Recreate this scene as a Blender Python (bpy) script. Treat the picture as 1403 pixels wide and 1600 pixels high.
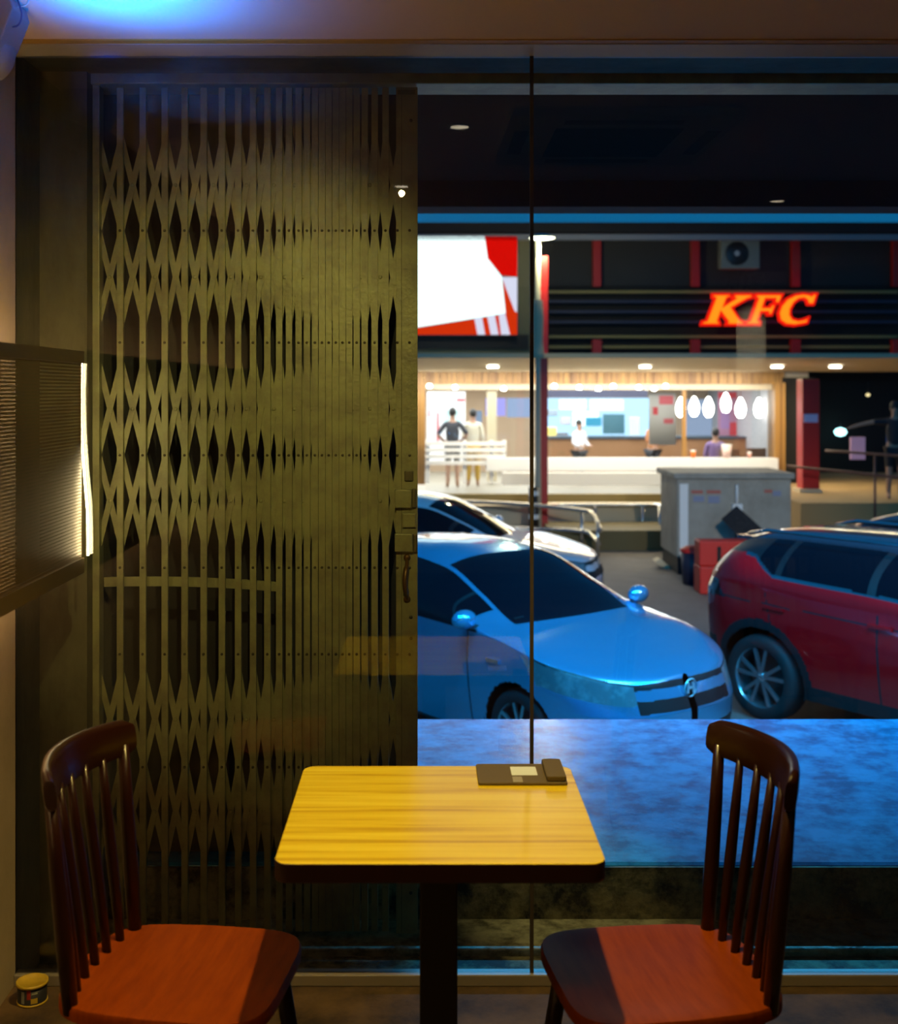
import bpy, bmesh, math, random
import numpy as np
from mathutils import Vector, Matrix
random.seed(7)
PI = math.pi
D = bpy.data
SC = bpy.context.scene
COL = SC.collection
for o in list(D.objects): D.objects.remove(o)

# ------------------------------------------------------------------ camera, world, exposure
F = 1850.0                       # focal length in pixels of the 1403x1600 frame
CAMZ = 1.65
cam = D.objects.new('camera', D.cameras.new('camera')); COL.objects.link(cam)
cam.location = (0, 0, CAMZ); cam.rotation_euler = (PI/2, 0, 0)
cd = cam.data
cd.sensor_fit = 'VERTICAL'; cd.sensor_height = 36; cd.lens = F/1600*36
cd.shift_x = 36.5/1600; cd.shift_y = -190/1600
cd.clip_start = .02; cd.clip_end = 300
cd.dof.use_dof = True; cd.dof.focus_distance = 3.55; cd.dof.aperture_fstop = 3.3
SC.camera = cam
vs = SC.view_settings
vs.view_transform = 'Standard'; vs.look = 'None'; vs.gamma = 1; vs.use_curve_mapping = False
vs.exposure = 0.0
SC.cycles.use_denoising = True
SC.cycles.max_bounces = 10
SC.cycles.transparent_max_bounces = 24
SC.cycles.caustics_reflective = False
SC.cycles.sample_clamp_indirect = 4

w = D.worlds.new('dusk'); SC.world = w; w.use_nodes = True
nt = w.node_tree; nt.nodes.clear()
tc = nt.nodes.new('ShaderNodeTexCoord'); sp = nt.nodes.new('ShaderNodeSeparateXYZ')
cr = nt.nodes.new('ShaderNodeValToRGB'); bg = nt.nodes.new('ShaderNodeBackground'); ow = nt.nodes.new('ShaderNodeOutputWorld')
nt.links.new(tc.outputs['Generated'], sp.inputs[0]); nt.links.new(sp.outputs['Z'], cr.inputs[0])
nt.links.new(cr.outputs[0], bg.inputs[0]); nt.links.new(bg.outputs[0], ow.inputs[0])
e = cr.color_ramp.elements
e[0].position = 0.0; e[0].color = (.003, .05, .12, 1)
e[1].position = 1.0; e[1].color = (.004, .05, .14, 1)
n = e.new(.16); n.color = (.003, .135, .33, 1)
n = e.new(.32); n.color = (.004, .10, .28, 1)
bg.inputs[1].default_value = 1.0

def light(name, kind, loc, energy, color, size=.1, size_y=None, direction=(0, 0, -1), spread=None, angle=None, blend=.3):
    L = D.lights.new(name, kind); L.energy = energy; L.color = color
    if kind == 'AREA':
        L.size = size
        if size_y: L.shape = 'RECTANGLE'; L.size_y = size_y
        if spread: L.spread = spread
    else:
        L.shadow_soft_size = size
        if kind == 'SPOT': L.spot_size = angle; L.spot_blend = blend
    o = D.objects.new(name, L); COL.objects.link(o); o.location = loc
    o.rotation_euler = Vector(direction).to_track_quat('-Z', 'Y').to_euler()
    return o
# dim general light of the dining room (unseen area fills, added)
light('room_fill_light', 'AREA', (1.2, -1.2, 2.5), 9, (1, .60, .28), 1.2, .5, spread=1.9)
light('room_fill_light', 'AREA', (.2, 1.3, 2.52), 2.0, (1, .62, .25), .5, .3, spread=1.9)
light('gate_fill_light', 'SPOT', (-.11, 1.18, 2.55), 88, (1, .82, .27), .012, direction=(-.52, 2.52, -1.10), angle=.76, blend=1.0)  # added spot at the downlight's place, turned on the gate to brighten it
light('neighbour_table_light', 'SPOT', (2.0, .3, 2.5), 60, (1, .50, .18), .05, angle=1.3, blend=.5)
# blue lamp along the porch beam, then unseen lights added for single areas
light('blue_facade_light', 'AREA', (2.2, 6.75, 2.69), 520, (.002, .44, 1), 5.5, .12, direction=(0, .5, -1))
light('ledge_fill_light', 'SPOT', (.50, 3.56, 2.61), 75, (1, .82, .30), .01, direction=(0, .13, -1), angle=.34, blend=1.0)  # added without a fitting, to warm the ledge and porch edge
light('white_fill_light', 'AREA', (2.4, 6.75, 2.69), 26, (.70, .92, 1), 2.0, .10, direction=(0, .6, -1))  # unseen white light added to brighten the cars
light('suv_fill_light', 'SPOT', (5.2, 6.8, 2.66), 420, (1, .66, .55), .06, direction=(-1.3, 2.3, -2.6), angle=1.3, blend=.8)  # added spot kept to the suv, to hold its red
light('street_fill_light', 'SPOT', (3.2, 6.8, 2.68), 1500, (1, .80, .55), .06, direction=(.6, 9, -2.7), angle=.62, blend=.8)  # added warm spot for the street, cabinet and barrier

# ------------------------------------------------------------------ materials
def mat(name, color, rough=.6, metal=0, spec=.5, coat=0, noise=None, bump=0, bscale=60, emis=None, estr=0, wood=False, alpha=None):
    m = D.materials.new(name); m.use_nodes = True
    nt = m.node_tree; b = nt.nodes['Principled BSDF']
    c = (*color, 1)
    b.inputs['Base Color'].default_value = c; b.inputs['Roughness'].default_value = rough
    b.inputs['Metallic'].default_value = metal; b.inputs['Specular IOR Level'].default_value = spec
    b.inputs['Coat Weight'].default_value = coat; b.inputs['Coat Roughness'].default_value = .05
    if emis:
        b.inputs['Emission Color'].default_value = (*emis, 1); b.inputs['Emission Strength'].default_value = estr
    tcn = nt.nodes.new('ShaderNodeTexCoord')
    if noise:                     # noise = (scale, second colour, stretch xyz, low, high)
        sc, c2, st, lo, hi = noise
        mp = nt.nodes.new('ShaderNodeMapping'); mp.inputs['Scale'].default_value = st
        nz = nt.nodes.new('ShaderNodeTexNoise'); nz.inputs['Scale'].default_value = sc; nz.inputs['Detail'].default_value = 6
        rp = nt.nodes.new('ShaderNodeValToRGB'); nz.inputs['Roughness'].default_value = .68; rp.color_ramp.elements[0].position = lo; rp.color_ramp.elements[1].position = hi
        rp.color_ramp.elements[0].color = c; rp.color_ramp.elements[1].color = (*c2, 1)
        nt.links.new(tcn.outputs['Object'], mp.inputs[0]); nt.links.new(mp.outputs[0], nz.inputs['Vector'])
        nt.links.new(nz.outputs['Fac'], rp.inputs[0]); nt.links.new(rp.outputs[0], b.inputs['Base Color'])
    if bump:
        nb = nt.nodes.new('ShaderNodeTexNoise'); nb.inputs['Scale'].default_value = bscale; nb.inputs['Detail'].default_value = 5
        bp = nt.nodes.new('ShaderNodeBump'); bp.inputs['Strength'].default_value = bump; bp.inputs['Distance'].default_value = .01
        nt.links.new(tcn.outputs['Object'], nb.inputs['Vector']); nt.links.new(nb.outputs['Fac'], bp.inputs['Height'])
        nt.links.new(bp.outputs[0], b.inputs['Normal'])
    return m
def emat(name, color, s):
    m = D.materials.new(name); m.use_nodes = True; nt = m.node_tree; nt.nodes.clear()
    e = nt.nodes.new('ShaderNodeEmission'); e.inputs[0].default_value = (*color, 1); e.inputs[1].default_value = s
    o = nt.nodes.new('ShaderNodeOutputMaterial'); nt.links.new(e.outputs[0], o.inputs[0]); return m
def glassmat(name, tint=(1, 1, 1), ior=1.5, rough=0.0):
    m = D.materials.new(name); m.use_nodes = True; nt = m.node_tree; nt.nodes.clear()
    t = nt.nodes.new('ShaderNodeBsdfTransparent'); t.inputs[0].default_value = (*tint, 1)
    g = nt.nodes.new('ShaderNodeBsdfGlossy'); g.inputs['Roughness'].default_value = rough
    fr = nt.nodes.new('ShaderNodeFresnel'); fr.inputs[0].default_value = ior
    mx = nt.nodes.new('ShaderNodeMixShader'); o = nt.nodes.new('ShaderNodeOutputMaterial')
    nt.links.new(fr.outputs[0], mx.inputs[0]); nt.links.new(t.outputs[0], mx.inputs[1]); nt.links.new(g.outputs[0], mx.inputs[2])
    nt.links.new(mx.outputs[0], o.inputs[0]); return m
M = {}
M['glass'] = glassmat('window glass', (.97, .985, .98))
M['ceiling'] = mat('ceiling paint', (.80, .62, .54), .8)
M['ceiling_dark'] = mat('dark ceiling', (.022, .018, .015), .9, spec=.03)
M['wall'] = mat('plaster wall', (.38, .30, .22), .8, noise=(3, (.30, .235, .17), (1, 1, 1), .35, .7), bump=.15, bscale=25)
M['trim'] = mat('varnished trim', (.50, .30, .07), .5)
M['trim_white'] = mat('painted head frame', (.45, .42, .40), .5)
M['floor'] = mat('stone floor', (.13, .080, .040), .6, spec=.15, noise=(4, (.035, .024, .015), (1, 1, 1), .35, .65), bump=.3, bscale=14)
M['alu'] = mat('aluminium channel', (.42, .38, .34), .35, metal=.6)
M['seal'] = mat('silicone joint', (.05, .04, .035), .35)
M['gate'] = mat('olive gate paint', (.40, .38, .18), .42, metal=.25, noise=(9, (.27, .235, .13), (1, 1, 1), .42, .68), bump=.12, bscale=80)
M['gate_dark'] = mat('worn gate steel', (.16, .13, .07), .45, metal=.4)
M['bolt'] = mat('bolt steel', (.10, .08, .05), .4, metal=.5)
M['pier'] = mat('weathered plaster pier', (.20, .18, .10), .8, noise=(5, (.09, .08, .045), (1, 1, .4), .35, .7), bump=.3, bscale=20)
M['darkwall'] = mat('dark shutter', (.018, .016, .014), .7)
M['porch'] = mat('blue-lit polished concrete', (.035, .36, .62), .27, spec=.5, noise=(7, (.008, .12, .26), (1, 1.15, 1), .40, .62), bump=.14, bscale=26)  # blue light falling on the porch is put into the concrete colour
M['riser'] = mat('dirty concrete edge', (.36, .30, .16), .7, noise=(9, (.02, .016, .01), (1, 1, 1), .4, .6), bump=.5, bscale=30)
M['ledge'] = mat('wet concrete ledge', (.52, .48, .34), .3, noise=(14, (.10, .09, .06), (1, 1, 1), .4, .65), bump=.5, bscale=40)
M['asphalt'] = mat('street asphalt', (.17, .15, .14), .75, noise=(3, (.12, .105, .095), (1, 1, 1), .3, .7), bump=.3, bscale=40)
M['blackpaint'] = mat('black steel', (.008, .008, .008), .4)
M['black'] = mat('matte black', (.006, .006, .006), .8)
M['red_paint'] = mat('red column paint', (.45, .008, .005), .5)
M['white'] = mat('white paint', (.75, .75, .73), .6)
M['cream'] = mat('cream render', (.55, .46, .30), .7)
M['grey_panel'] = mat('grey cladding', (.02, .02, .02), .7)
M['wood_gold'] = mat('golden timber', (.42, .22, .05), .5, noise=(1.2, (.20, .09, .02), (14, 1, .1), .4, .6))
M['chrome'] = mat('chrome', (.8, .8, .8), .12, metal=1)
M['steel'] = mat('brushed rail steel', (.62, .6, .56), .25, metal=.9)
M['tyre'] = mat('tyre rubber', (.012, .012, .013), .7)
M['rim'] = mat('alloy rim', (.55, .57, .6), .25, metal=.9)
M['carglass'] = mat('dark car glass', (.003, .004, .007), .04, spec=.35)
M['lamp_glass'] = mat('headlamp glass', (.10, .16, .18), .08, coat=1, noise=(7, (.28, .36, .38), (1, 1, 1), .5, .8))
M['lamp_red'] = mat('tail lamp', (.05, .002, .002), .08, coat=1)
M['plastic'] = mat('black plastic', (.01, .011, .013), .5)
M['blue_car'] = mat('metallic blue-silver paint', (.14, .50, .80), .24, metal=.75, coat=1)
M['white_car'] = mat('white car paint', (.62, .62, .66), .25, coat=1)
M['red_car'] = mat('red car paint', (.75, .002, .005), .35, spec=.3, coat=.7)
M['black_car'] = mat('black roof paint', (.02, .03, .045), .2, coat=1)
M['chairwood'] = mat('dark stained chair wood', (.020, .0045, .0016), .30, spec=.35, coat=.1)
M['seatwood'] = mat('red-brown seat wood', (.28, .048, .001), .5, spec=.1, noise=(5, (.19, .028, .001), (8, 1, 1), .35, .7))
M['edge'] = mat('dark table edging', (.030, .006, .003), .45)
M['skin'] = mat('skin', (.42, .23, .15), .6)
M['hair'] = mat('dark hair', (.015, .012, .01), .6)
M['cloth_dark'] = mat('charcoal shirt', (.05, .05, .06), .8)
M['cloth_cream'] = mat('cream clothing', (.62, .55, .42), .8)
M['cloth_white'] = mat('white clothing', (.7, .68, .7), .8)
M['cloth_purple'] = mat('purple shirt', (.20, .12, .28), .8)
M['cloth_ochre'] = mat('ochre trousers', (.45, .27, .04), .8)
M['trouser'] = mat('dark trousers', (.02, .02, .025), .8)
M['barrier'] = mat('red plastic barrier', (.50, .015, .008), .5)
M['boxgrey'] = mat('grey box steel', (.34, .32, .27), .6, noise=(2.5, (.24, .22, .18), (1, 1, 1), .35, .65))
M['plaster_rough'] = mat('rough plaster', (.65, .62, .52), .9, noise=(30, (.28, .26, .2), (1, 1, 1), .4, .6), bump=1, bscale=30)
M['bulb'] = emat('bulb glow', (1, .93, .85), 14)
M['downlight'] = emat('downlight glow', (1, .95, .85), 14)
M['yellow_tin'] = mat('yellow tin lid', (.5, .34, .03), .4)
M['tin'] = mat('tin label', (.02, .02, .03), .4)
M['tin_red'] = mat('tin red print', (.35, .03, .02), .5)
M['tin_white'] = mat('tin white print', (.3, .32, .28), .5)

def table_wood():
    m = mat('honey woodgrain laminate', (.66, .40, .03), .24, spec=.6)
    nt = m.node_tree; b = nt.nodes['Principled BSDF']
    tcn = nt.nodes.new('ShaderNodeTexCoord'); mp = nt.nodes.new('ShaderNodeMapping'); mp.inputs['Scale'].default_value = (1.0, 26, 1)
    nz = nt.nodes.new('ShaderNodeTexNoise'); nz.inputs['Scale'].default_value = 1.8; nz.inputs['Detail'].default_value = 7; nz.inputs['Distortion'].default_value = .4
    rp = nt.nodes.new('ShaderNodeValToRGB'); el = rp.color_ramp.elements
    el[0].position = .30; el[0].color = (.50, .31, .006, 1); el[1].position = .62; el[1].color = (.84, .66, .035, 1)
    q = el.new(.45); q.color = (.74, .53, .014, 1)
    nt.links.new(tcn.outputs['Object'], mp.inputs[0]); nt.links.new(mp.outputs[0], nz.inputs['Vector'])
    nt.links.new(nz.outputs['Fac'], rp.inputs[0]); nt.links.new(rp.outputs[0], b.inputs['Base Color'])
    return m
M['table'] = table_wood()
def perforated():
    m = D.materials.new('perforated brass sheet'); m.use_nodes = True; nt = m.node_tree
    b = nt.nodes['Principled BSDF']; b.inputs['Base Color'].default_value = (.16, .10, .04, 1)
    b.inputs['Metallic'].default_value = .6; b.inputs['Roughness'].default_value = .45
    out = nt.nodes['Material Output']
    tcn = nt.nodes.new('ShaderNodeTexCoord'); sx = nt.nodes.new('ShaderNodeSeparateXYZ')
    nt.links.new(tcn.outputs['Object'], sx.inputs[0])
    def mth(op, a, bb=None):
        n = nt.nodes.new('ShaderNodeMath'); n.operation = op
        for i, v in enumerate((a, bb)):
            if v is None: continue
            if isinstance(v, (int, float)): n.inputs[i].default_value = v
            else: nt.links.new(v, n.inputs[i])
        return n.outputs[0]
    P = .0088
    row = mth('DIVIDE', sx.outputs['Z'], P); ri = mth('FLOOR', row); rf = mth('SUBTRACT', mth('SUBTRACT', row, ri), .5)
    off = mth('MULTIPLY', mth('MODULO', ri, 2.0), .5)
    colm = mth('ADD', mth('DIVIDE', sx.outputs['Y'], P*1.1), off); cf = mth('SUBTRACT', mth('FRACT', colm), .5)
    r2 = mth('ADD', mth('MULTIPLY', rf, rf), mth('MULTIPLY', cf, cf))
    hole = mth('LESS_THAN', r2, .085)
    tr = nt.nodes.new('ShaderNodeBsdfTransparent'); mx = nt.nodes.new('ShaderNodeMixShader')
    nt.links.new(hole, mx.inputs[0]); nt.links.new(b.outputs[0], mx.inputs[1]); nt.links.new(tr.outputs[0], mx.inputs[2])
    nt.links.new(mx.outputs[0], out.inputs[0]); return m
M['mesh'] = perforated()

# ------------------------------------------------------------------ mesh helpers
def X(px, z): return (px-665.0)/F*z
def E(py, z): return CAMZ-(py-610.0)*z/F
def P(px, py, z): return Vector((X(px, z), z, E(py, z)))
class MB:
    def __init__(s): s.v = []; s.f = []; s.mi = []; s.smooth = []
    def add(s, vs, fs, mi=0, smooth=False):
        k = len(s.v); s.v += [tuple(v) for v in vs]
        for f in fs: s.f.append(tuple(k+i for i in f)); s.mi.append(mi); s.smooth.append(smooth)
        return s
    def box(s, x0, x1, y0, y1, z0, z1, mi=0):
        v = [(x0, y0, z0), (x1, y0, z0), (x1, y1, z0), (x0, y1, z0), (x0, y0, z1), (x1, y0, z1), (x1, y1, z1), (x0, y1, z1)]
        return s.add(v, [(0, 3, 2, 1), (4, 5, 6, 7), (0, 1, 5, 4), (1, 2, 6, 5), (2, 3, 7, 6), (3, 0, 4, 7)], mi)
    def pbox(s, px0, px1, py0, py1, z, d=.05, mi=0):
        return s.box(X(px0, z), X(px1, z), z, z+d, E(py1, z), E(py0, z), mi)
    def bar(s, a, b, w, t, up=(0, 1, 0), mi=0):
        a = Vector(a); b = Vector(b); d = (b-a).normalized(); u = Vector(up); sd = d.cross(u).normalized(); u = sd.cross(d).normalized()
        v = []
        for p in (a, b):
            for i, j in ((-1, -1), (1, -1), (1, 1), (-1, 1)): v.append(p+sd*(i*w/2)+u*(j*t/2))
        return s.add(v, [(0, 1, 2, 3), (7, 6, 5, 4), (0, 4, 5, 1), (1, 5, 6, 2), (2, 6, 7, 3), (3, 7, 4, 0)], mi)
    def tube(s, pts, r, n=10, mi=0, caps=True):
        pts = [Vector(p) for p in pts]; N = len(pts)
        rs = r if isinstance(r, (list, tuple)) else [r]*N
        rings = []; prev = None
        for i, p in enumerate(pts):
            d = (pts[min(i+1, N-1)]-pts[max(i-1, 0)]).normalized()
            if prev is None:
                a = Vector((0, 0, 1)) if abs(d.z) < .9 else Vector((1, 0, 0)); u = d.cross(a).normalized()
            else: u = (prev-d*prev.dot(d)).normalized()
            prev = u; v = d.cross(u)
            rings.append([p+(u*math.cos(2*PI*k/n)+v*math.sin(2*PI*k/n))*rs[i] for k in range(n)])
        vs = [q for rr in rings for q in rr]
        fs = [(i*n+k, i*n+(k+1) % n, (i+1)*n+(k+1) % n, (i+1)*n+k) for i in range(N-1) for k in range(n)]
        s.add(vs, fs, mi, True)
        if caps: s.add(rings[0], [tuple(range(n))[::-1]], mi); s.add(rings[-1], [tuple(range(n))], mi)
        return s
    def lathe(s, prof, c=(0, 0, 0), axis='z', n=24, mi=0):
        vs = []
        for r, h in prof:
            for k in range(n):
                a = 2*PI*k/n; x, y = r*math.cos(a), r*math.sin(a)
                p = {'z': (x, y, h), 'y': (x, h, y), 'x': (h, x, y)}[axis]
                vs.append((p[0]+c[0], p[1]+c[1], p[2]+c[2]))
        m = len(prof)
        fs = [(i*n+k, i*n+(k+1) % n, (i+1)*n+(k+1) % n, (i+1)*n+k) for i in range(m-1) for k in range(n)]
        return s.add(vs, fs, mi, True)
    def prism(s, poly, lo, hi, axis='y', mi=0, side_mi=None):
        def mk(a, b, h): return {'y': (a, h, b), 'z': (a, b, h), 'x': (h, a, b)}[axis]
        n = len(poly)
        vs = [mk(a, b, lo) for a, b in poly]+[mk(a, b, hi) for a, b in poly]
        s.add(vs, [tuple(range(n)), tuple(range(n, 2*n))[::-1]], mi)
        s.add(vs, [(i, (i+1) % n, n+(i+1) % n, n+i) for i in range(n)], mi if side_mi is None else side_mi)
        return s
    def build(s, name, mats, parent=None, bevel=0, smooth_angle=None, fix=True):
        me = D.meshes.new(name); me.from_pydata(s.v, [], s.f)
        if not isinstance(mats, (list, tuple)): mats = [mats]
        for m in mats: me.materials.append(m)
        me.polygons.foreach_set('material_index', s.mi); me.polygons.foreach_set('use_smooth', s.smooth)
        if fix:
            bm = bmesh.new(); bm.from_mesh(me); bmesh.ops.remove_doubles(bm, verts=bm.verts, dist=1e-6)
            bmesh.ops.recalc_face_normals(bm, faces=bm.faces); bm.to_mesh(me); bm.free()
        if smooth_angle:
            me.shade_smooth(); me.set_sharp_from_angle(angle=smooth_angle)
        me.update()
        o = D.objects.new(name, me); COL.objects.link(o)
        if parent: o.parent = parent
        if bevel:
            b = o.modifiers.new('bevel', 'BEVEL'); b.width = bevel; b.segments = 2; b.limit_method = 'ANGLE'
        return o
def tag(o, label=None, cat=None, group=None, kind=None):
    if label: o['label'] = label
    if cat: o['category'] = cat
    if group: o['group'] = group
    if kind: o['kind'] = kind
    return o
def empty(name, loc=(0, 0, 0), rz=0, label=None, cat=None, group=None):
    o = D.objects.new(name, None); COL.objects.link(o); o.location = loc; o.rotation_euler = (0, 0, rz); o.empty_display_size = .1
    return tag(o, label, cat, group)
def copy_tree(o, parent=None, kids=None):
    if kids is None:
        kids = {}
        for q in D.objects:
            if q.parent: kids.setdefault(q.parent.name, []).append(q)
    c = o.copy(); COL.objects.link(c)
    if parent: c.parent = parent
    for ch in kids.get(o.name, []): copy_tree(ch, c, kids)
    return c
def struct(name, mb, m, **k):
    o = mb.build(name, m, **k); o['kind'] = 'structure'; return o
def rrect(x0, x1, y0, y1, r, n=6):
    pts = []
    for cx, cy, a0 in ((x1-r, y0+r, -PI/2), (x1-r, y1-r, 0), (x0+r, y1-r, PI/2), (x0+r, y0+r, PI)):
        for i in range(n+1):
            a = a0+PI/2*i/n; pts.append((cx+r*math.cos(a), cy+r*math.sin(a)))
    return pts

# ------------------------------------------------------------------ the dining room
ZG = 3.29; CEIL = 2.585; XL = -1.14
struct('floor', MB().box(-1.4, 4.6, -4.2, 3.35, -.12, 0), M['floor'])
struct('ceiling', MB().box(-1.4, 4.6, -4.2, 3.15, CEIL, CEIL+.12), M['ceiling'])
struct('wall_left', MB().box(-1.34, XL, -4.2, 3.30, 0, CEIL), M['wall'])
struct('wall_right', MB().box(4.5, 4.7, -4.2, 3.30, 0, CEIL), M['wall'])
struct('wall_back', MB().box(-1.4, 4.6, -4.3, -4.1, 0, CEIL), M['wall'])
struct('trim_1', MB().box(XL, 4.5, 3.15, 3.18, CEIL-.004, CEIL+.10), M['trim'])
struct('trim_2', MB().box(XL, 4.5, 3.18, ZG+.02, CEIL-.006, CEIL+.10), M['trim_white'])
struct('trim_3', MB().box(XL, 4.5, ZG-.015, ZG+.025, 0, .032), M['alu'], bevel=.003)
XJ = .295
struct('window_1', MB().box(XL, XJ-.004, ZG, ZG+.008, .012, CEIL), M['glass'])
struct('window_2', MB().box(XJ+.004, 4.5, ZG, ZG+.008, .012, CEIL), M['glass'])
struct('trim_4', MB().box(XJ-.005, XJ+.005, ZG-.001, ZG+.009, .03, CEIL), M['seal'])

# perforated lamp panel hung along the left wall
pan = empty('wall_lamp_panel', (-.95, 3.274, 1.158), 0, 'long perforated metal light panel mounted along the left wall with a glowing right edge', 'wall light')
PY0 = -4.2
MB().box(-.0015, .0015, PY0, -.012, .03, .567).build('perforated_sheet', M['mesh'], pan)
M['panel_frame'] = mat('bronze panel frame', (.13, .085, .04), .5, metal=.4)
MB().box(-.02, .006, PY0, 0, -.012, .03).box(-.02, .006, PY0, 0, .567, .60).box(-.006, .0015, -.014, -.010, .03, .567).build('frame', M['panel_frame'], pan)
pts = [(.004, .004, .035), (.003, .004, .15), (-.004, .004, .24), (-.013, .004, .36), (-.016, .004, .46), (-.014, .004, .567)]
pts = [(p[0]+.011, p[1], p[2]) for p in pts]
def smooth_path(pts, k=6):
    out = []; n = len(pts); V = [Vector(p) for p in pts]
    for i in range(n-1):
        p0, p1, p2, p3 = V[max(i-1, 0)], V[i], V[i+1], V[min(i+2, n-1)]
        for j in range(k):
            t = j/k; out.append(.5*((2*p1)+(-p0+p2)*t+(2*p0-5*p1+4*p2-p3)*t*t+(-p0+3*p1-3*p2+p3)*t*t*t))
    return out+[V[-1]]
M['led'] = emat('warm white strip glow', (1, .84, .46), 40)
MB().tube(smooth_path(pts), .0032, 8).build('light_strip', M['led'], pan)
tag(pan.children[-1] if pan.children else pan)
M['led_soft'] = emat('hidden strip glow', (1, .62, .24), 22)
MB().box(-.045, -.030, PY0, -.05, .573, .588).box(-.045, -.030, PY0, -.05, .0, .015).build('back_light_strip', M['led_soft'], pan)
MB().box(-.19, -.02, -.9, -.88, .02, .04).box(-.19, -.02, -.9, -.88, .55, .57).build('bracket', M['blackpaint'], pan)
# blue spotlight in the top left corner
spn = empty('ceiling_spotlight', (-1.02, 2.86, 2.50), 0, 'grey corner spotlight with looping cable throwing blue light on the ceiling', 'spotlight')
M['spot_body'] = mat('grey spotlight plastic', (.30, .28, .34), .5)
MB().prism([(-.11, .09), (.035, .09), (.045, .055), (.005, -.045), (-.11, .0)], -.06, .06).build('housing', M['spot_body'], spn, bevel=.004)
MB().lathe([(0, -.055), (.05, -.055), (.07, -.03), (.075, .03), (0, .03)], (-.055, 0, -.03), 'y', 28).build('dome', M['spot_body'], spn)
M['cable'] = mat('thin cable', (.10, .12, .35), .5)
MB().tube(smooth_path([(.035, -.03, .10), (.05, -.04, .075), (.058, -.04, .045), (.045, -.03, .022), (.015, -.02, .022)]), .0022, 6).build('cable', M['cable'], spn)
M['cable2'] = mat('pale cable', (.5, .7, .8), .5)
MB().tube(smooth_path([(.03, -.03, .066), (.05, -.035, .066), (.066, -.03, .072), (.072, -.03, .09), (.07, -.03, .10)]), .002, 6).build('cable', M['cable2'], spn)
light('ceiling_spotlight_glow', 'SPOT', (-.74, 2.78, 2.36), 22, (.0, .21, 1), .04, direction=(.18, .12, 1), angle=2.35, blend=.9)
light('ceiling_spotlight_glow', 'SPOT', (-.86, 3.08, 2.50), 2.2, (.0, .10, 1), .02, direction=(-.12, 1, .16), angle=.62, blend=.7)

# cassette air conditioner in the ceiling (seen mirrored in the glass)
ac = empty('ceiling_air_conditioner', (.67, 2.26, CEIL), 0, 'square ceiling cassette air conditioner mirrored in the upper window glass', 'air conditioner')
MB().prism(rrect(-.39, .39, -.43, .43, .03), -.03, -.001, 'z').build('panel', mat('white ac plastic', (.5, .47, .42), .5), ac)
MB().box(-.22, .22, -.24, .24, -.035, -.0305).build('grille', M['ceiling_dark'], ac)
for i in range(4):
    a = i*PI/2
    b = MB().box(-.2, .2, .31, .36, -.034, -.0305).build('vent_slot', M['blackpaint'], ac); b.rotation_euler = (0, 0, a)
def downlight(x, y, label, e=0):
    d = empty('ceiling_downlight', (x, y, CEIL), 0, label, 'downlight', )
    MB().lathe([(.035, -.006), (.045, -.006), (.047, 0), (.035, -.001), (.035, .0)], n=20).build('ring', M['white'], d)
    MB().lathe([(0, -.003), (.034, -.003)], n=20).build('lens', emat('dim lens glow', (1, .85, .6), 6), d)
    return d
downlight(.12, 2.40, 'small round ceiling downlight right above the wooden table')
downlight(-.11, 1.18, 'small round ceiling downlight behind the table, nearer the middle of the room')
downlight(1.73, .76, 'small round ceiling downlight above the neighbouring chairs')
light('table_downlight_light', 'SPOT', (.12, 2.40, 2.56), 128, (1, .72, .19), .025, angle=1.55, blend=.5)

# table
TB = empty('dining_table', (.0275, 2.545, 0), 0, 'square dining table with honey woodgrain top and black pedestal by the window', 'table')
tt = MB().prism(rrect(-.318, .318, -.295, .295, .032, 8), .712, .75, 'z').build('tabletop', M['edge'], TB, bevel=.003)
for p in tt.data.polygons:
    if p.normal.z > .5: p.material_index = 1
tt.data.materials.append(M['table'])
def top_mat(o, idx):
    for p in o.data.polygons:
        if p.normal.z > .9: p.material_index = idx
MB().box(-.04, .04, -.04, .04, .02, .70).build('pedestal', M['blackpaint'], TB, bevel=.004)
MB().box(-.2, .2, -.2, .2, 0, .02).build('base_plate', M['blackpaint'], TB, bevel=.006)
MB().box(-.16, .16, -.05, .05, .70, .712).box(-.05, .05, -.16, .16, .70, .712).build('mounting_plate', M['blackpaint'], TB)

# menu holder on the table
MH = empty('menu_holder', (.222, 2.765, .7505), 0, 'dark flat menu holder with white sticker and raised block on the table', 'menu holder')
M['menu'] = mat('dark brown leatherette', (.12, .09, .045), .6, spec=.2)
MB().prism(rrect(-.102, .102, -.07, .07, .008), 0, .006, 'z').build('board', M['menu'], MH, bevel=.0015)
MB().prism(rrect(.055, .100, -.062, .072, .008), .0065, .018, 'z').build('block', M['menu'], MH, bevel=.002)
MB().prism(rrect(-.022, .038, -.018, .044, .002), .0063, .0068, 'z').build('sticker', mat('white sticker', (.72, .80, .95), .5), MH)
MB().box(-.022, .0, -.068, -.030, .0063, .0075).build('clip', mat('dull clip', (.30, .27, .22), .5), MH)

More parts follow.
